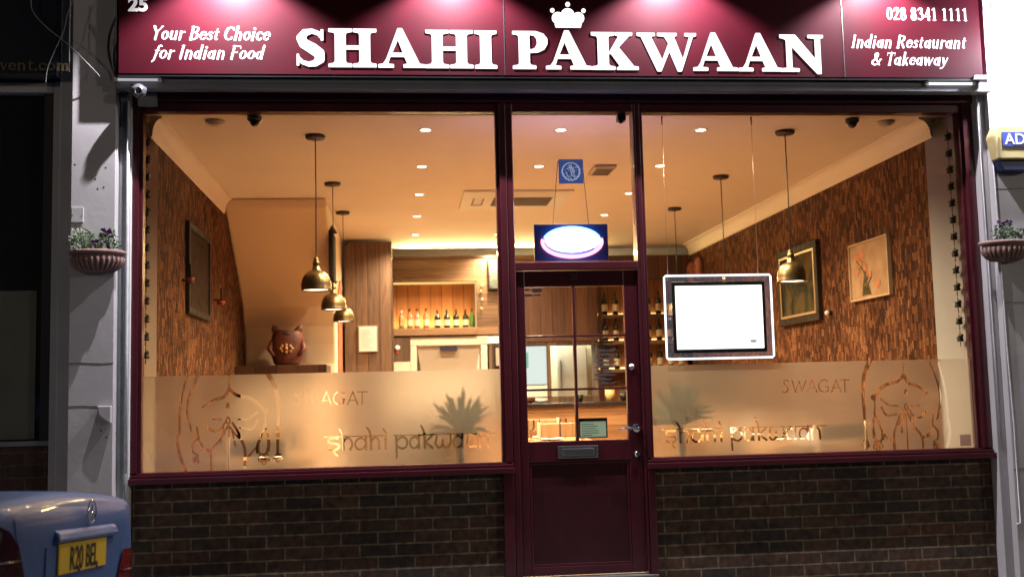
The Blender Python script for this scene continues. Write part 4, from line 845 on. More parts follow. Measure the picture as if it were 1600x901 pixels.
sdf_mb([('p', [(2.70+.168*math.cos(a*PI/20), 2.155+.068*math.sin(a*PI/20)) for a in range(40)]), ell(2.705,2.165,.17,.06,0,360,.012,.012), *[('s', [(2.59,2.13),(2.59,2.2),(2.63,2.2),(2.63,2.13),(2.59,2.13)], .016)], ('s', [(2.67,2.12),(2.67,2.2),(2.70,2.19),(2.70,2.16),(2.67,2.155)], .016), ('s', [(2.775,2.2),(2.74,2.2),(2.74,2.165),(2.77,2.165),(2.74,2.165),(2.74,2.13),(2.775,2.13)], .014), ('s', [(2.81,2.13),(2.81,2.2),(2.845,2.13),(2.845,2.2)], .014), ('s', [(2.6,2.165),(2.82,2.165)], .045)], 2.5, 2.93, 2.05, 2.26, .0035, .108, .12).build('letter_glare', emat('neon_white', (.8,.88,1), 9), t)  # filled white oval stands for the glare that swallows the letters
def arc(a0, a1, rx, rz, n=24): return [(2.70+rx*math.cos(math.radians(a0+(a1-a0)*i/n)), .112, 2.155+rz*math.sin(math.radians(a0+(a1-a0)*i/n))) for i in range(n+1)]
MB().tube(arc(170, 372, .195, .098), .012, 8).build('red_tube', emat('neon_red', (1,.2,.32), 5), t)
MB().tube(arc(15, 165, .185, .092), .011, 8).build('blue_tube', emat('neon_blue', (.2,.5,1), 5), t)
light('neon_glow', 'POINT', (2.70, .03, 2.15), 10, (.42,.40,1), shadow_soft_size=.12)
light('neon_glow', 'POINT', (2.70, .25, 2.35), 6, (.85,.5,.8), shadow_soft_size=.15)
for x0, x1, lab in ((2.612, 2.578, 'left thin cord carrying the neon sign'), (2.772, 2.815, 'right thin cord carrying the neon sign')): tag(MB().tube([(x0,.06,2.68),(x1,.128,2.27)], .0022, 5).build('cord', M_cable), lab, 'cord', 'cords of the neon sign')
t = thing('licence_sticker', 'square blue sticker with a white round emblem high on the fanlight', 'sticker', (2.69, .03, 2.6))
MB().add([(2.611,.0258,2.524),(2.772,.0258,2.524),(2.772,.0258,2.683),(2.611,.0258,2.683)], [(0,1,2,3)]).build('sheet', translu('sticker_blue', (.08,.12,.3), (.006,.013,.065)), t)
rnd = random.Random(4); em = [ell(2.692,2.603,.058,.058,0,360,.0045,.003)]+[('s', [(2.692+.062*math.cos(a), 2.603+.062*math.sin(a)), (2.692+.05*math.cos(a+.35), 2.603+.05*math.sin(a+.35))], .0028) for a in [k*.42+3.2 for k in range(9)]]
em += [C([(2.68,2.645),(2.69,2.61),(2.70,2.575),(2.72,2.57)], .003), C([(2.665,2.62),(2.70,2.63),(2.715,2.60)], .0025), C([(2.692,2.648),(2.70,2.615),(2.712,2.585)], .003), C([(2.66,2.60),(2.67,2.575),(2.69,2.56)], .002)]+[('s', [(2.692+rnd.uniform(-.04,.04), 2.603+rnd.uniform(-.04,.04))]*2, .0022) for _ in range(26)]
sdf_mb(em, 2.615, 2.77, 2.53, 2.68, .0016, .0248, None).build('emblem', mat('sticker_white_glow', (.75,.78,.85), .5, emit=(.7,.8,1), es=.45), t)  # printed emblem is no lamp; glow added so it shows on the sheet
# bead garlands at both window sides
def garland(x, y, z0, z1, n, lab):
    t = thing('bead_garland', lab, 'garland', (x, y, z1), 'bead garlands beside the windows')
    MB().tube([(x,y,z1),(x,y,z0)], .0015, 5).build('string', M_dark, t); rnd = random.Random(n)
    fig = MB(); bd = MB()
    for i in range(n):
        z = z1-(z1-z0)*(i+.5)/n; s = 1
        fig.ball((x, y, z), .021, 10, 6, 1.0, .8, .8); fig.ball((x+.012, y-.004, z+.014), .011, 8, 5); fig.lathe([(.018,-.0),(.024,-.018),(.02,-.02)], (x, y, z-.005), 8)
        for a in range(5): fig.tube([(x,y,z),(x+.03*math.cos(a*1.3+i),y,z+.026*math.sin(a*1.3+i))], [.005,.002], 4)
        for k in (-.03,-.045,.034): bd.ball((x, y, z+k-.006), .0055, 8, 5)
    fig.build('charm', mat('dark_charm', (.035,.035,.03), .4), t); bd.build('bead', mat('red_bead', (.14,.02,.015), .3), t)
garland(-.024, .2, 1.42, 2.9, 13, 'string of dark charms hanging down the left edge of the left window')
garland(5.288, .06, 1.42, 2.9, 13, 'string of dark charms hanging down the pale strip right of the right window')

# ================================================================== pictures on the side walls
def picture(name, lab, x, sx, y0, y1, z0, z1, fm, cm, fw, extra=None, t_=.03):
    t = thing(name, lab, 'picture', (x, (y0+y1)/2, (z0+z1)/2), 'pictures on the side walls')
    xa, xb = sorted((x, x+sx*t_)); f = MB()
    f.box(xa, xb, y0, y1, z1-fw, z1); f.box(xa, xb, y0, y1, z0, z0+fw); f.box(xa, xb, y0, y0+fw, z0+fw, z1-fw); f.box(xa, xb, y1-fw, y1, z0+fw, z1-fw); f.build('frame', fm, t, bevel=.004)
    xa, xb = sorted((x, x+sx*t_*.6)); MB().box(xa, xb, y0+fw, y1-fw, z0+fw, z1-fw).build('canvas', cm, t)
    if extra: extra(t)
M_dkframe = mat('dark_picture_frame', (.03,.018,.012), .6, spec=.15, noise=.4, nscale=15); M_gold = mat('gold_slip', (.45,.3,.14), .4, metal=.3)
def paint_mat(name, cols, sc=5, stretch=(1,1,1)):
    m = mat(name, cols[0], .85, spec=.05); t = m.node_tree; p = t.nodes['Principled BSDF']; tc = t.nodes.new('ShaderNodeTexCoord'); mp = t.nodes.new('ShaderNodeMapping'); mp.inputs['Scale'].default_value = stretch
    n = t.nodes.new('ShaderNodeTexNoise'); n.inputs['Scale'].default_value = sc; n.inputs['Detail'].default_value = 5; n.inputs['Distortion'].default_value = 1.5; cr = t.nodes.new('ShaderNodeValToRGB'); cr.color_ramp.elements[0].position = .3; cr.color_ramp.elements[1].position = .75
    cr.color_ramp.elements[0].color = (*cols[0], 1); cr.color_ramp.elements[1].color = (*cols[-1], 1)
    for i, c in enumerate(cols[1:-1]): e = cr.color_ramp.elements.new(.3+.45*(i+1)/(len(cols)-1)); e.color = (*c, 1)
    t.links.new(tc.outputs['Object'], mp.inputs[0]); t.links.new(mp.outputs[0], n.inputs[0]); t.links.new(n.outputs[0], cr.inputs[0]); t.links.new(cr.outputs[0], p.inputs['Base Color']); return m
def ex_l(t):
    a = MB(); x = .0385
    for sy, z0, z1, w in ((1.62,1.9,2.28,.16),(1.86,1.9,2.22,.14)): a.add([(x,sy-w/2,z0),(x,sy+w/2,z0),(x,sy+w*.35,z0+.2),(x,sy+w*.2,z1-.08),(x,sy,z1),(x,sy-w*.25,z1-.07),(x,sy-w*.35,z0+.2)], [(0,1,2,3,4,5,6)])
    a.build('figures', mat('figure_brown', (.17,.10,.055), .7, noise=.4, nscale=18), t)
picture('carved_picture', 'tall dark framed picture of two standing figures on the left wood-strip wall', .021, 1, 1.25, 2.18, 1.815, 2.50, M_dkframe, paint_mat('dark_canvas', ((.02,.014,.012),(.055,.035,.024),(.03,.024,.02)), 9), .05, ex_l)
def ex_r2(t):
    a = MB(); x = 5.173; rnd = random.Random(2)
    for k in range(9):
        y = 1.0+rnd.random()*.4; z = 1.92+rnd.random()*.27
        a.add([(x,y+.045*math.cos(q),z+.03*math.sin(q*1.0)+.012*math.sin(3*q+k)) for q in [i*PI/5 for i in range(10)]], [tuple(range(10))])
    a.build('orange_shapes', mat('orange_print', (.5,.18,.07), .7), t)
    b = MB(); 
    for k in range(6): b.tube([(x-.001,1.15+.03*k,1.87),(x-.001,1.2+.01*k,1.95+.02*k),(x-.001,1.14+.05*k,2.0+.03*k)], .004, 4)
    b.build('stalks', mat('green_print', (.12,.13,.05), .7), t)
picture('print_picture', 'pale unframed flower print on the right wood-strip wall', 5.199, -1, .82, 1.53, 1.838, 2.29, mat('pale_edge', (.55,.42,.26), .7), mat('pale_canvas', (.46,.31,.18), .85, spec=.05, noise=.35, nscale=7, col2=(.34,.22,.12)), .012, ex_r2, t_=.035)
def ex_r1(t):
    f = MB(); x0, x1 = 5.158, 5.166; y0, y1, z0, z1 = 2.26, 3.13, 1.81, 2.38; w = .02
    f.box(x0,x1,y0,y1,z1-w,z1); f.box(x0,x1,y0,y1,z0,z0+w); f.box(x0,x1,y0,y0+w,z0+w,z1-w); f.box(x0,x1,y1-w,y1,z0+w,z1-w); f.build('gold_slip', M_gold, t)
picture('dark_painting', 'dark gold-edged painting on the right wall, behind the brass lamp', 5.199, -1, 2.19, 3.2, 1.745, 2.445, M_dkframe, paint_mat('murky_canvas', ((.012,.018,.018),(.04,.04,.022),(.09,.07,.03),(.12,.05,.02)), 4), .06, ex_r1, t_=.04)
t = thing('wall_candle_holder', 'small red wall light holder beside the left picture', 'wall light', (.06, 2.35, 1.95))
MB().tube([(.022,2.5,2.02),(.08,2.5,2.02),(.08,2.5,2.12)], .008, 6).build('arm', M_dkframe, t); MB().lathe([(.0005,0),(.03,0),(.035,.03),(.03,.032)], (.08,2.5,1.98), 14).build('cup', mat('red_glass', (.3,.03,.02), .2), t)
t = thing('wall_candle_holder', 'small dark wall light holder left of the left picture', 'wall light', (.06, 1.1, 1.95))
MB().tube([(.022,1.12,2.05),(.08,1.12,2.02),(.08,1.12,2.16)], .010, 6).build('arm', M_dkframe, t); MB().lathe([(.0005,0),(.03,0),(.035,.03),(.03,.032)], (.08,1.12,2.03), 14).build('cup', mat('red_glass2', (.2,.05,.03), .2), t)
t = thing('wall_spot', 'small white bead-like wall light under the dark painting', 'wall light', (5.18, 2.02, 1.79)); MB().ball((5.165,2.02,1.79), .022, 12, 8).build('globe', M_white, t); MB().box(5.18,5.1985,2.0,2.04,1.77,1.81).build('base', M_dark, t)

# ================================================================== ledge with the carved idol, carving, column
t = thing('wooden_ledge', 'dark wooden ledge below the plastered stair casing', 'ledge', (.5, 3.9, 1.45))
MB().box(.022, .875, 3.72, 4.395, 1.42, 1.50).build('board', M_dkwood, t, bevel=.006); MB().box(.06, .83, 3.80, 4.39, .0, 1.419).build('front', M_plaster, t)
t = thing('carved_idol', 'squat reddish carved figure with a painted chest on the dark ledge', 'carving', (.46, 4.1, 1.5))
M_idol = mat('red_lacquered_wood', (.17,.038,.02), .5, noise=.6, nscale=14, bump=.4)
q = MB(); q.lathe([(.001,1.501),(.105,1.503),(.13,1.53),(.152,1.6),(.16,1.68),(.155,1.75),(.145,1.81),(.13,1.845),(.001,1.855)], (.475,4.03,0), 24, ry=.6); q.build('body', M_idol, t)
q = MB(); q.ball((.475,3.985,1.81), .06, 16, 10, 1.1, .8, .7); q.build('head', mat('dark_carving', (.03,.015,.01), .6), t)
for s in (-1, 1): MB().tube([(.475+s*.09,4.03,1.82),(.475+s*.125,4.02,1.87),(.475+s*.13,4.02,1.90)], [.045,.034,.010], 8).build('ear', M_idol, t)
for s in (-1, 1): MB().tube([(.475+s*.14,4.02,1.74),(.475+s*.165,3.98,1.66),(.475+s*.12,3.95,1.6)], [.03,.026,.018], 8).build('arm', M_idol, t)
q = MB()
for k in range(8): q.ball((.475+.055*math.cos(k*PI/4), 3.935, 1.665+.035*math.sin(k*PI/4)), .016, 8, 6)
q.ball((.475,3.93,1.665), .022, 10, 6); q.build('painted_chest', mat('orange_paint', (.55,.14,.05), .5, noise=.5, nscale=40, col2=(.35,.3,.08)), t)
t = thing('wall_carving', 'narrow dark carved panel on the side of the stair casing', 'carving', (.95, 3.6, 2.5))
q = MB(); q.box(.926, .965, 3.35, 3.85, 2.28, 2.74); q.build('panel', mat('black_wood', (.025,.017,.013), .85, spec=.1, noise=.4, nscale=20, bump=.5), t, bevel=.01)
q = MB(); q.lathe([(.001,2.82),(.03,2.78),(.05,2.741)], (.945,3.6,0), 12); q.lathe([(.05,2.279),(.03,2.25),(.001,2.23)], (.945,3.6,0), 12); q.build('finial', mat('black_wood2', (.035,.025,.02), .6), t)
t = thing('red_hanging', 'red patterned cloth hanging beside the wooden column', 'wall hanging', (.96, 5.2, 1.5))
rn = random.Random(5); q = MB(); P = [(4.75,.9),(5.45,.9),(5.45,2.32),(5.3,2.36),(5.15,2.45),(4.95,2.38),(4.75,2.3)]; q.prism(P, .927, .94, 'yz'); q.build('cloth', mat('red_cloth', (.45,.07,.035), .8, noise=.6, nscale=12, col2=(.3,.16,.06)), t)
t = thing('wooden_column', 'broad rustic board column with rounded top corner, left of the bar', 'column', (1.25, 5.8, 0))
P = [(.955,0),(1.497,0),(1.497,2.955),(1.07,2.955)]+[(1.07-.115*math.sin(a), 2.84+.115*math.cos(a)) for a in [i*PI/12 for i in range(1,7)]]
MB().prism(P, 5.7, 6.55).build('boards', M_wood_d, t, bevel=.008)
t = thing('framed_certificate', 'white framed sheet hung on the wooden column', 'notice', (1.2, 5.68, 1.83))
MB().box(1.105, 1.325, 5.672, 5.698, 1.685, 1.985).build('frame', mat('pale_frame', (.3,.25,.2), .5), t, bevel=.003); MB().box(1.117, 1.313, 5.668, 5.6715, 1.697, 1.973).build('sheet', M_white, t)
q = MB()
for r in range(9): q.box(1.135, 1.135+random.uniform(.08,.16), 5.6665, 5.6675, 1.93-r*.025, 1.935-r*.025)
q.build('text_lines', mat('faint_ink', (.4,.38,.36), .7), t)

# ================================================================== back bar
t = thing('back_bar', 'rustic wooden bar wall with a lit bottle niche across the back', 'bar unit', (3.2, 6.6, 0))
Y = 6.5; NX0, NX1, NZ0, NZ1 = 1.502, 2.515, 1.995, 2.555
w = MB(); w.box(1.499, 2.86, Y, Y+.38, NZ1, 2.855); w.box(NX1, 2.86, Y, Y+.38, 1.90, NZ1); w.box(1.499, NX1, Y-.03, Y+.38, 1.905, NZ0); w.build('fascia_boards', M_wood_h, t, bevel=.005)
MB().box(1.499, 4.02, Y-.015, Y-.0005, 2.845, 2.875).build('cornice', M_dkwood, t)
MB().box(NX0, NX1, Y+.33, Y+.36, NZ0, NZ1).build('niche_back', woodmat('warm_boards', (.55,.26,.10), (.36,.14,.05), .14, 'z', bump=.1), t)
MB().box(NX0+.003, NX1-.003, Y-.005, Y+.012, NZ1-.022, NZ1-.001).build('led_trim', emat('amber_led', (1,.62,.2), 1.4), t)
q = MB(); q.box(NX0+.002, NX1-.002, Y+.30, Y+.325, NZ0+.001, NZ0+.02); q.build('led_strip', emat('amber_led_strip', (1,.6,.2), 9), t)
MB().box(NX1-.014, NX1-.001, Y-.004, Y+.012, NZ0+.001, NZ1-.023).build('led_trim', emat('amber_led2', (1,.7,.3), 1.0), t)
w = MB(); w.box(2.861, 4.02, Y+.02, Y+.4, 1.80, 2.855); w.build('dark_boards', M_wood_k, t, bevel=.005)
w = MB(); w.box(4.021, 5.198, Y+.25, Y+.4, .9, 2.84); w.build('shelf_back', woodmat('shelf_boards', (.42,.19,.075), (.24,.09,.035), .15, 'z', bump=.1), t)
MB().box(4.021, 5.198, Y, Y+.24, 2.56, 2.86).build('dark_canopy', M_wood_k, t, bevel=.005)
for z in (2.165, 1.84, 1.49):
    MB().box(4.021, 5.198, Y, Y+.249, z-.085, z-.04).build('shelf', M_wood_h, t, bevel=.004)
    MB().box(4.03, 5.19, Y+.2, Y+.24, z-.0395, z-.02).build('led_strip', emat('shelf_led', (1,.62,.22), 4.5), t)
MB().box(4.021, 4.07, Y-.004, Y-.0005, .9, 2.56).build('upright', M_dkwood, t)
# wall behind the service hatch
w = MB(); w.box(2.66, 3.06, Y+.03, Y+.4, 1.0, 1.799); w.box(3.06, 3.99, Y+.03, Y+.4, 1.765, 1.799); w.box(3.06, 3.99, Y+.03, Y+.4, .9, 1.13); w.box(3.99, 4.02, Y+.03, Y+.4, .9, 1.799); w.box(3.37, 3.42, Y+.02, Y+.06, 1.13, 1.765); w.build('hatch_frame', M_wood_d, t, bevel=.004)
light('cove_light', 'AREA', (2.75, Y+.06, 2.90), 85, (1,.70,.28), (2.75, Y-.8, 3.25), shape='RECTANGLE', size=2.3, size_y=.05)
light('niche_light', 'AREA', (2.0, Y+.27, NZ0+.03), 8, (1,.6,.2), (2.0, Y+.3, 3), shape='RECTANGLE', size=.95, size_y=.04)
# kitchen seen through the hatch
t = thing('kitchen_wall', 'bright cream kitchen wall seen through the service hatch', 'kitchen wall', (3.4, 7.9, 1.2))
MB().box(2.4, 4.6, 8.0, 8.05, .9, 2.4).build('panel', mat('kitchen_cream', (.85,.82,.62), .6), t)
light('kitchen_light', 'AREA', (3.5, 7.5, 2.3), 60, (1,.93,.72), (3.5, 7.9, 1.3), size=.8)
t = thing('green_screen', 'white display with a green logo seen in the left half of the hatch', 'screen', (3.2, 7.2, 1.5))
MB().box(3.10, 3.48, 7.2, 7.24, 1.27, 1.80).build('case', M_white, t, bevel=.006); MB().box(3.12, 3.46, 7.19, 7.199, 1.29, 1.78).build('face', emat('pale_display', (.93,1,.93), .95), t)
MB().box(3.12, 3.22, 7.183, 7.189, 1.50, 1.70).build('green_mark', emat('green_display', (.35,.75,.5), .8), t)
t = thing('kitchen_fridge', 'tall cream fridge door in the right half of the hatch', 'fridge', (3.75, 7.5, .9)); MB().box(3.62, 4.02, 7.4, 7.9, .9, 1.95).build('body', mat('fridge_cream', (.8,.78,.64), .4), t, bevel=.01); MB().box(3.66, 3.675, 7.37, 7.399, 1.2, 1.6).build('handle', M_steel, t)
# white extractor hood below the niche
t = thing('extractor_hood', 'white extractor hood with a small black name plate below the bottle niche', 'extractor hood', (2.15, 6.6, 1.0))
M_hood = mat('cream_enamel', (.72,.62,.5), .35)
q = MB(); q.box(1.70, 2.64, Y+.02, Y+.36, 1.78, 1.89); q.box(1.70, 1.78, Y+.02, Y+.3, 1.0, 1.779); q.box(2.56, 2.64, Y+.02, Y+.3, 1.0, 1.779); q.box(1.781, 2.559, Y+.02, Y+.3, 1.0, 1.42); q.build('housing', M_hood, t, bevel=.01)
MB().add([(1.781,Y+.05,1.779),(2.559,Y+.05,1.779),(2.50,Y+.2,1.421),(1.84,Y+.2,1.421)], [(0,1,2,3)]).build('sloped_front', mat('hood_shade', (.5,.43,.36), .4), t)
MB().box(2.06, 2.27, Y+.035, Y+.055, 1.715, 1.765).build('name_plate', mat('plate_black', (.02,.02,.05), .4), t)
MB().box(1.502, 1.699, Y+.0, Y+.3, 1.60, 1.904).build('side_box', M_wood_d, t, bevel=.004); MB().box(1.502, 1.699, Y+.01, Y+.3, .9, 1.599).build('side_panel', M_hood, t)
t = thing('round_wall_knob', 'small white round fitting beside the extractor hood', 'wall fitting', (1.55, 6.5, 1.75)); MB().ball((1.545,6.475,1.76), .03, 12, 8, 1, .6).build('knob', M_white, t); MB().box(1.53,1.56,6.485,6.499,1.70,1.75).build('switch', mat('red_switch', (.5,.05,.04), .5), t)
t = thing('dark_framed_picture', 'dark greenish picture on the bar wall by the middle post', 'picture', (2.75, 6.5, 2.63)); MB().box(2.66, 2.90, 6.46, 6.499, 2.44, 2.83).build('frame', M_dkframe, t, bevel=.005); MB().box(2.68, 2.88, 6.455, 6.4595, 2.465, 2.805).build('canvas', paint_mat('green_canvas', ((.03,.04,.04),(.12,.14,.12),(.05,.06,.05)), 14), t)
for i, z in enumerate((2.22, 2.33, 2.43, 2.5)): tag(MB().ball((2.575+.01*(i % 2), 6.485, z), .018, 8, 6, 1, .5).build('wall_ornament', M_gold), 'gold wall ornament on the post right of the niche, %s from the top' % ('fourth','third','second','first')[i], 'ornament', 'small ornaments beside the niche')
t = thing('pale_picture', 'small pale framed sheet low on the bar wall by the middle post', 'picture', (2.8, 6.5, 1.7)); MB().box(2.72, 2.90, 6.50, 6.519, 1.5, 1.76).build('frame', M_dkframe, t); MB().box(2.74, 2.88, 6.494, 6.4995, 1.52, 1.74).build('sheet', mat('grey_sheet', (.35,.33,.3), .6), t)
# bottles
def bottle_proto(body_m, cap_m, lab_m, h=.27, r=.036):
    t = thing('bottle', '', 'bottle', (0,0,0)); s = h/.27
    MB().lathe([(.0005,0),(r,.001),(r,.15*s),(r*.8,.178*s),(.013,.205*s),(.012,.235*s),(.014,.238*s)], (0,0,0), 14).build('glass_body', body_m, t)
    MB().lathe([(.0145,.232*s),(.0145,.268*s),(.0005,.27*s)], (0,0,0), 10).build('cap', cap_m, t)
    if lab_m: MB().lathe([(r+.001,.04*s),(r+.001,.12*s)], (0,0,0), 14).build('label', lab_m, t)
    return t
gl_dark = mat('dark_bottle_glass', (.012,.02,.010), .15); gl_pink = mat('pink_bottle', (.6,.22,.12), .2); gl_clear = mat('clear_spirit', (.75,.6,.35), .1, trans=.6); gl_green = mat('green_bottle', (.10,.25,.06), .2)
lab_w = mat('cream_label', (.75,.65,.45), .6); cap_d = mat('black_cap', (.02,.015,.015), .4)
kinds = [bottle_proto(gl_clear, M_white, None, .23), bottle_proto(gl_pink, cap_d, lab_w, .25), bottle_proto(gl_dark, cap_d, lab_w, .23, .04), bottle_proto(gl_green, cap_d, None, .24), bottle_proto(gl_dark, cap_d, lab_w, .29)]
seq = [(1.60,0,'clear bottle at the left end of the lit niche'),(1.70,1,'first of three pink bottles in the lit niche'),(1.79,1,'second of three pink bottles in the lit niche'),(1.90,1,'third of three pink bottles in the lit niche'),(2.04,2,'first dark bottle after the pink ones in the lit niche'),(2.155,2,'second dark bottle after the pink ones in the lit niche'),(2.27,2,'third dark bottle after the pink ones in the lit niche'),(2.385,2,'fourth dark bottle after the pink ones in the lit niche'),(2.465,3,'small green bottle at the right end of the lit niche')]
usedk = set()
def putb(k, loc, lab, grp):
    if k not in usedk: usedk.add(k); o = kinds[k]; o.location = loc; o['label'] = lab; o['group'] = grp; return o
    return dup(kinds[k], loc, None, lab, grp)
for x, k, lab in seq: putb(k, (x, Y+.12, NZ0+.001), lab, 'bottles in the lit niche')
for zi, z in enumerate((2.165, 1.84, 1.49)):
    for i in range(8): putb(4, (4.125+i*.137, Y+.1, z-.039), 'dark wine bottle on the %s lit bar shelf, %s from the left' % (('top','middle','bottom')[zi], ('first','second','third','fourth','fifth','sixth','seventh','eighth')[i]), 'wine bottles on the back bar shelves')
for i, (y, z) in enumerate(((6.28, 2.74), (5.95, 2.76))):
    t = thing('wooden_mask', ('left' if i == 0 else 'right')+' one of two rust red masks high in the back right corner', 'mask', (5.17, y, z), 'rust red masks on the wall')
    MB().ball((5.165, y, z-.14), .12, 14, 10, .45, 1, 1.15).build('face', mat('rust_mask', (.38,.15,.08), .6, noise=.3, nscale=14), t)
    MB().ball((5.112, y-.03, z-.12), .02, 8, 6, .5, 1, 1).build('nose', mat('rust_nose', (.3,.11,.06), .6), t)

# ================================================================== bar counter
t = thing('bar_counter', 'pale board bar counter with a black worktop at the back of the room', 'bar counter', (3.7, 5.2, 0))
MB().box(2.3, 4.65, 5.05, 5.6, 0, 1.02).build('front_boards', M_wood_l, t, bevel=.004); MB().box(2.26, 4.69, 5.0, 5.65, 1.0205, 1.065).build('worktop', mat('black_worktop', (.02,.015,.015), .25), t, bevel=.005)
for i, (x, m, nm, lab, r, h) in enumerate(((2.95, M_idol, 'bowl', 'brown bowl on the bar counter seen through the door', .11, .06), (3.12, M_white, 'plate_stack', 'stack of white plates on the bar counter', .08, .05), (3.9, mat('amber_jar', (.75,.5,.2), .3), 'jar', 'amber jar on the bar counter', .055, .14), (4.05, cap_d, 'tin', 'dark tin on the bar counter', .04, .10), (4.18, mat('red_tin', (.3,.05,.03), .4), 'tin', 'red tin on the bar counter', .04, .11), (3.55, gl_dark, 'till', 'small dark box on the bar counter', .05, .08))):
    t = thing(nm, lab, nm.replace('_', ' '), (x, 5.25, 1.066)); MB().lathe([(.0005,1.066),(r*.6,1.067),(r,1.066+h*.5),(r*.95,1.066+h),(r*.85,1.066+h-.005),(r*.5,1.075)], (x,5.25,0), 20).build('body', m, t)
    MB().lathe([(r*.9,1.066+h*.8),(r*1.03,1.066+h*.95),(r*.95,1.066+h*1.02)], (x,5.25,0), 20).build('rim', m, t)

# ================================================================== tables and chairs
def chair():
    t = thing('dining_chair', '', 'chair', (0,0,0))
    MB().box(-.21,.21,-.21,.21,.44,.475).build('seat', mat('brown_seat', (.12,.05,.03), .5), t, bevel=.015)
    for sx in (-1,1): 
        MB().box(sx*.19-.017,sx*.19+.017,-.2,-.166,0,.439).build('leg', M_chair, t, bevel=.003)
        MB().tube([(sx*.19,.18,0),(sx*.19,.19,.45),(sx*.19,.235,.93)], [.017,.019,.016], 8).build('leg', M_chair, t)
    b = MB(); b.box(-.172,.172,.205,.228,.80,.92); b.box(-.172,.172,.198,.215,.66,.69)
    b.build('backrest', M_chair, t, bevel=.008)
    for x in (-.1,0,.1): MB().box(x-.012,x+.012,.200,.214,.478,.66).build('back_slat', M_chair, t)
    return t
def table():
    t = thing('dining_table', '', 'table', (0,0,0)); MB().box(-.36,.36,-.36,.36,.72,.755).build('tabletop', M_tabletop, t, bevel=.005)
    MB().tube([(0,0,.02),(0,0,.719)], .035, 12).build('pedestal', M_dark, t); MB().box(-.22,.22,-.22,.22,0,.02).build('base', M_dark, t, bevel=.004); return t
M_tabletop = woodmat('honey_tabletop', (.62,.38,.16), (.42,.23,.09), .12, 'x', across='y', rough=.3, bump=.05)
ch = chair(); tb = table(); fc = ft = True
sp = {'left': [(.62,1.35),(.62,2.85)], 'right': [(4.62,1.3),(4.62,2.8),(4.62,4.3)], 'middle': [(2.9,3.1)]}
def pl():
    t = thing('dinner_plate', '', 'plate', (0,0,0)); MB().lathe([(.0005,.004),(.07,.004),(.115,.018),(.118,.016),(.07,0),(.0005,0)], (0,0,0), 24).build('plate', M_white, t); MB().lathe([(.02,.005),(.045,.05),(.004,.11),(.0005,.11)], (0,0,0), 8).build('napkin', M_white, t); return t
def wg():
    t = thing('wine_glass', '', 'glass', (0,0,0)); g = glassmat('stemware', (.92,.92,.9), 1.6); MB().lathe([(.0005,0),(.033,.001),(.004,.008),(.004,.08),(.02,.09),(.037,.12),(.034,.18)], (0,0,0), 16).build('bowl', g, t); MB().lathe([(.034,.18),(.0355,.181)], (0,0,0), 16).build('rim', M_chrome, t); return t
plp, wgp = pl(), wg(); fp = fw_ = True
for side, L in sp.items():
    for i, (x, y) in enumerate(L):
        d = ('nearest the glass', 'second from the glass', 'third from the glass')[i] if side != 'middle' else 'in front of the bar'
        lab = 'honey coloured square table %s, %s' % ('on the '+side+' side' if side != 'middle' else 'in the middle', d)
        if ft: tb.location = (x,y,.001); tb['label'] = lab; tb['group'] = 'dining tables'; ft = False
        else: dup(tb, (x,y,.001), 0, lab, 'dining tables')
        for dy, rz, wd_ in ((-.52, PI, 'street'), (.52, 0, 'bar')):
            cl = 'beech dining chair on the %s side of the %s table %s' % (wd_, side, d.replace('second from the glass','second in').replace('third from the glass','third in').replace('nearest the glass','by the glass').replace('in front of the bar','by the bar'))
            if fc: ch.location = (x,y+dy,.001); ch.rotation_euler = (0,0,rz); ch['label'] = cl; ch['group'] = 'dining chairs'; fc = False
            else: dup(ch, (x,y+dy,.001), rz+random.uniform(-.1,.1), cl, 'dining chairs')
            pll = 'white plate with napkin on the %s side of the %s table %s' % (wd_, side, d.replace('second from the glass','second in').replace('third from the glass','third in').replace('nearest the glass','by the glass').replace('in front of the bar','by the bar')); gl_ = pll.replace('white plate with napkin', 'wine glass')
            if fp: plp.location = (x,y+dy*.42,.757); plp['label'] = pll; plp['group'] = 'plates'; fp = False
            else: dup(plp, (x,y+dy*.42,.757), 0, pll, 'plates')
            if fw_: wgp.location = (x+.17,y+dy*.3,.757); wgp['label'] = gl_; wgp['group'] = 'wine glasses'; fw_ = False
            else: dup(wgp, (x+.17*(1 if dy > 0 else -1),y+dy*.3,.757), 0, gl_, 'wine glasses')

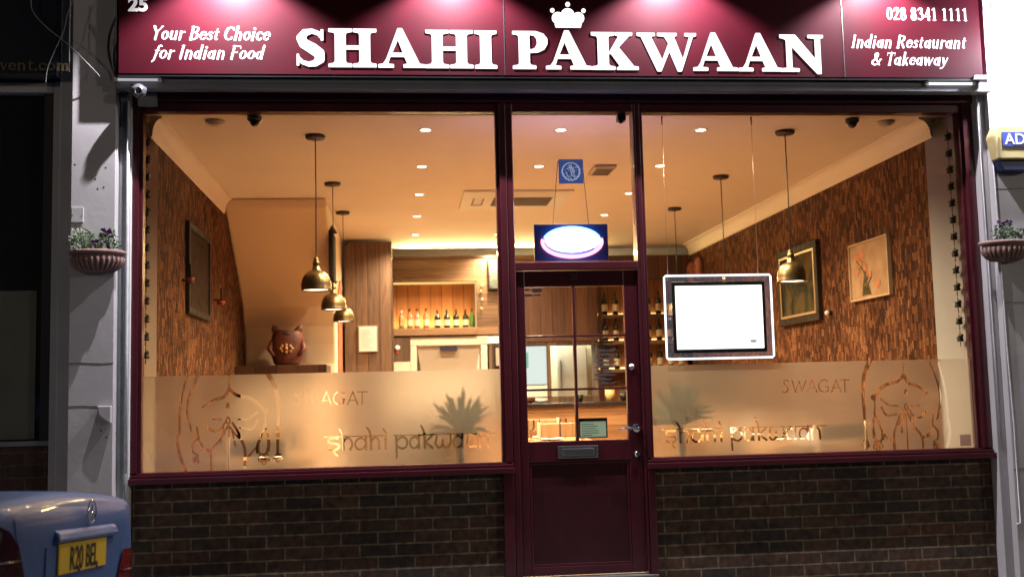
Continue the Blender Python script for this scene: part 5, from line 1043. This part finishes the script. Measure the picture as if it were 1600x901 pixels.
# ================================================================== spiky pot plants behind the film
def spiky(x, y, ztop, lab, seed, spread):
    rnd = random.Random(seed); t = thing('potted_yucca', lab, 'potted plant', (x, y, 0), 'spiky pot plants behind the frosted film')
    MB().lathe([(.0005,0),(.1,0),(.135,.3),(.14,.33),(.128,.33),(.12,.3),(.0005,.29)], (x,y,.001), 24).build('pot', mat('dark_pot', (.05,.05,.06), .4), t)
    MB().tube([(x,y,.28),(x+.01,y,.6),(x,y,.93)], [.028,.024,.026], 8).build('trunk', mat('yucca_trunk', (.14,.09,.06), .8, bump=.6), t)
    L = MB(); n = 64
    for k in range(n):
        a = rnd.uniform(0, 2*PI); e = rnd.uniform(.25, 1.5); ln_ = rnd.uniform(.26, .38)*spread; b = Vector((x, y, .92+.03*rnd.random())); 
        d = Vector((math.cos(a)*math.cos(e), .55*math.sin(a)*math.cos(e), math.sin(e))); w = d.cross(Vector((0,1,0.2))).normalized(); pr = []
        for j in range(6):
            u = j/5; c = b+d*ln_*u+Vector((0,0,-.09*u*u*math.cos(e))); c.y = max(c.y, .045+.005*j); ww = .0105*math.sin(PI*(.12+.88*(1-u)**.8)*.98)+.0008
            pr += [c-w*ww, c+Vector((0,-.004,.0)), c+w*ww]
        L.add(pr, [(3*j+q, 3*j+q+1, 3*j+q+4, 3*j+q+3) for j in range(5) for q in (0,1)], True)
    L.build('leaves', mat('yucca_leaf', (.045,.12,.04), .6, noise=.4, nscale=12), t)
spiky(1.95, .24, 1.25, 'spiky potted plant behind the film left of the door', 11, .82); spiky(3.40, .24, 1.25, 'spiky potted plant behind the film right of the door', 12, .95)
tag(MB().add([(5.225,.0252,.765),(5.30,.0252,.765),(5.30,.0252,.84),(5.225,.0252,.84)], [(0,1,2,3)]).build('window_sticker', translu('grey_sticker', (.4,.35,.5), (.5,.42,.55))), 'small square grey sticker in the bottom right corner of the right window', 'sticker')
# ================================================================== the parked car (local axes: +X out of the tail, +Y away from the camera, Z up)
t = thing('parked_car', 'blue saloon car parked at the kerb, its tail showing at the left', 'car', (0,0,0))
M_car = mat('blue_metallic_paint', (.045,.098,.235), .46, metal=.05, coat=.35, noise=.06, nscale=30)
M_carglass = mat('dark_car_glass', (.01,.012,.014), .05); M_tyre = mat('tyre_rubber', (.02,.02,.02), .8); M_lamp = mat('dark_red_lamp', (.022,.004,.010), .12, coat=1); M_lampr = mat('red_lamp', (.16,.008,.010), .15, coat=1)
# stations: distance forward of the tail, half width, deck height, floor height
ST = [(0,.61,.935,.52),(.004,.67,.952,.50),(.013,.73,.967,.48),(.033,.775,.980,.46),(.07,.806,.990,.42),(.13,.834,.996,.36),(.24,.849,1.0,.3),(.45,.858,1.003,.24),(.75,.862,1.0,.2),(1.6,.865,.98,.18),(3.0,.862,.96,.18),(3.35,.855,.95,.2),(3.9,.83,.90,.24),(4.25,.78,.82,.3),(4.38,.70,.74,.38),(4.42,.6,.66,.44)]
def sect(hw, zt, zb, n=9):
    P = []; r = min(.10, hw*.25); 
    for i in range(n): P.append((hw*(-1)+0, zb+(zt-r-zb)*i/(n-1)))
    P = [(-hw*(.955+.045*math.sin(PI*(i/(n-1))**.8)), z) for i, (_, z) in enumerate(P)]
    x0 = P[-1][0]
    for i in range(1, 6): a = PI/2*i/5; P.append((x0+r*(1-math.cos(a)), zt-r+r*math.sin(a)*.82))
    P[-1] = (x0+r, zt-r+r*.82)
    top = []; 
    for i in range(1, 8): u = -1+2*i/8; top.append((u*(abs(x0)-r), P[13][1]+r*.28*(1-u*u)))
    P += top; P += [(-a, b) for a, b in P[:14][::-1]]; return P
mb = MB(); S_ = [sect(*s[1:]) for s in ST]; n = len(S_[0])
vs = [(-s[0], p[0], p[1]) for s, P in zip(ST, S_) for p in P]; fs = [(j*n+i, j*n+i+1, (j+1)*n+i+1, (j+1)*n+i) for j in range(len(ST)-1) for i in range(n-1)]
fs += [tuple(range(n)), tuple(range((len(ST)-1)*n, len(ST)*n))[::-1]]
fs += [(j*n, (j+1)*n, (j+1)*n+n-1, j*n+n-1) for j in range(len(ST)-1)]
mb.add(vs, fs, True); body = mb.build('body', M_car, t)
# greenhouse
gs = [(.62,.70,1.0,.70),(1.05,.60,1.33,.66),(1.35,.58,1.385,.66),(2.2,.58,1.39,.66),(2.55,.60,1.36,.68),(3.15,.70,.98,.72)]
g = MB(); 
def ring(x, hw, zt, hb): return [(-x,-hb,.96),(-x,-hw-.03,zt-.06),(-x,-hw+.06,zt-.01),(-x,0,zt+.015),(-x,hw-.06,zt-.01),(-x,hw+.03,zt-.06),(-x,hb,.96)]
R_ = [ring(*q) for q in gs]; g.add([p for r in R_ for p in r], [(j*7+i, j*7+i+1, (j+1)*7+i+1, (j+1)*7+i) for j in range(len(R_)-1) for i in range(6)]+[tuple(range(7)), tuple(range(35,42))[::-1]], True); g.build('cabin', M_car, t)
def pane(pts, nm): MB().add(pts, [(0,1,2,3)]).build(nm, M_carglass, t)
pane([(-.66,-.58,1.035),(-.66,.58,1.035),(-1.02,.5,1.315),(-1.02,-.5,1.315)], 'rear_window')
for s in (-1,1): pane([(-1.1,s*.735,1.0),(-2.95,s*.745,.99),(-2.5,s*.69,1.27),(-1.3,s*.685,1.29)], 'side_window')
# bumper
bp_ = [(.045,.78),(.0,.0)]
q = MB(); prof = [(.0,.25),(.05,.27),(.075,.34),(.08,.42),(.065,.485),(.03,.505),(-.02,.507)]
us = [i/20*2-1 for i in range(21)]
def bx_(u): return -.30*abs(u)**5
vs = [(p[0]+bx_(u), u*.865, p[1]) for u in us for p in prof]; q.add(vs, [(i*7+j, (i+1)*7+j, (i+1)*7+j+1, i*7+j+1) for i in range(20) for j in range(6)], True); q.build('bumper', M_car, t)
# lid: raised shell on the tail between the lamps, with shut lines beside it
def tailx(u): return -.004-.030*abs(u/.62)**4
lid = MB(); U = [i/16*2-1 for i in range(17)]; Z = [.52,.56,.62,.70,.78,.86,.91,.935,.953]
def lidhalf(z): return .40+.20*(z-.52)/.36
vs = []
for z in Z:
    for u in U: y = u*lidhalf(min(z,.88)); vs.append((.016-.02*max(0,(z-.89)/.063)**2-.014*abs(u)**4-.05*max(0,(.60-z))**1, y, z))
m_ = len(U); lid.add(vs, [(j*m_+i, j*m_+i+1, (j+1)*m_+i+1, (j+1)*m_+i) for j in range(len(Z)-1) for i in range(m_-1)], True)
lid.build('boot_lid', M_car, t)
# plate recess, grab bar, plate
q = MB(); q.add([(.012,-.30,.812),(.012,.39,.812),(.012,.375,.868),(.012,-.285,.868),(.040,-.29,.826),(.040,.38,.826),(.030,.37,.858),(.030,-.28,.858)], [(0,1,5,4),(1,2,6,5),(2,3,7,6),(3,0,4,7),(4,5,6,7),(0,3,2,1)]); q.build('boot_handle', M_car, t, bevel=.007)
MB().box(.014,.0175,-.36,.40,.62,.81).build('plate_recess', M_car, t)
pz = .76
pl_ = MB().box(.018,.026,-.26,.26,pz-.0555,pz+.0555).build('number_plate', mat('plate_yellow', (.62,.40,.03), .4), t, bevel=.003)
fo = font_mesh('R20 BEL', .122, mat('plate_black_ink', (.01,.01,.012), .5), .0008, name='number_lettering', parent=t, loc=(.0275, -.0, pz-.044), rot=(PI/2,0,PI/2), sx=.74, bold=.0015)
for y in (-.15,.15): MB().lathe([(.0005,.03),(.006,.03),(.006,.0262)], (0,y*.25+(-.02 if y<0 else .11),pz-.049), 10, axis='x').build('plate_screw', M_dark, t)
# badge: three-pointed star in a ring
sb = MB(); R0 = .044; zc = .925; yc = .06
sb.tube([(.03+.0, yc+R0*math.cos(a), zc+R0*math.sin(a)) for a in [i*2*PI/28 for i in range(29)]], .0034, 8)
for k in range(3):
    a = PI/2+k*2*PI/3; sb.tube([(.03,yc,zc),(.03,yc+R0*math.cos(a),zc+R0*math.sin(a))], [.005,.0015], 6)
sb.tube([(.03,yc,zc-R0),(.012,yc,zc-R0-.01)], [.005,.007], 6); sb.build('badge', M_chrome, t)
# rear lamps wrapping the corners
for s in (-1,1):
    q = MB(); vs = []; Zl = [.50,.60,.68,.76,.83,.88,.915] if s < 0 else [.535,.57,.60,.64,.68,.72,.75]
    for z in Zl:
        y0 = lidhalf(z)+.010+(.12*((z-.83)/.085)**2 if z > .83 else 0)
        for j in range(10):
            u = j/9; y = y0+(.864-y0)*min(1,u*1.25); x = float(np.interp(y, [0,.60,.66,.72,.765,.80,.83,.848,.862], [0,0,-.004,-.014,-.035,-.07,-.13,-.22,-.30])) if u < .8 else -.30-.12*(u-.8)/.2; vs.append((x+.009, s*(y+(.006 if u >= .8 else .004*u)), z))
    q.add(vs, [(a*10+b, a*10+b+1, (a+1)*10+b+1, (a+1)*10+b) for a in range(len(Zl)-1) for b in range(9)], True); L_ = q.build('rear_lamp', M_lampr if s > 0 else M_lamp, t)
    r_ = MB()
    for z in ((.60,.66,.72,.78) if s < 0 else (.60,.66)): r_.tube([(.012,s*(lidhalf(z)+.03),z),(.009,s*.66,z),(-.022,s*.765,z),(-.12,s*.845,z)], .0035, 5)
    r_.build('lamp_ribs', M_lamp, L_)
# wheels
for x in (-.85,-3.55):
    for s in (-1,1):
        w = MB().lathe([(.2,-.09),(.29,-.095),(.31,-.07),(.31,.07),(.29,.095),(.2,.09)], (x,s*.765,.31), 28, axis='y').build('wheel', M_tyre, t)
        MB().lathe([(.0005,s*.07),(.05,s*.085),(.15,s*.07),(.2,s*.088),(.205,s*.08)], (x,s*.765,.31), 20, axis='y').build('rim', M_steel, w)
t.rotation_euler = (math.radians(-4.2), 0, math.radians(-3.84)); t.location = (.312, -2.52, -.16)
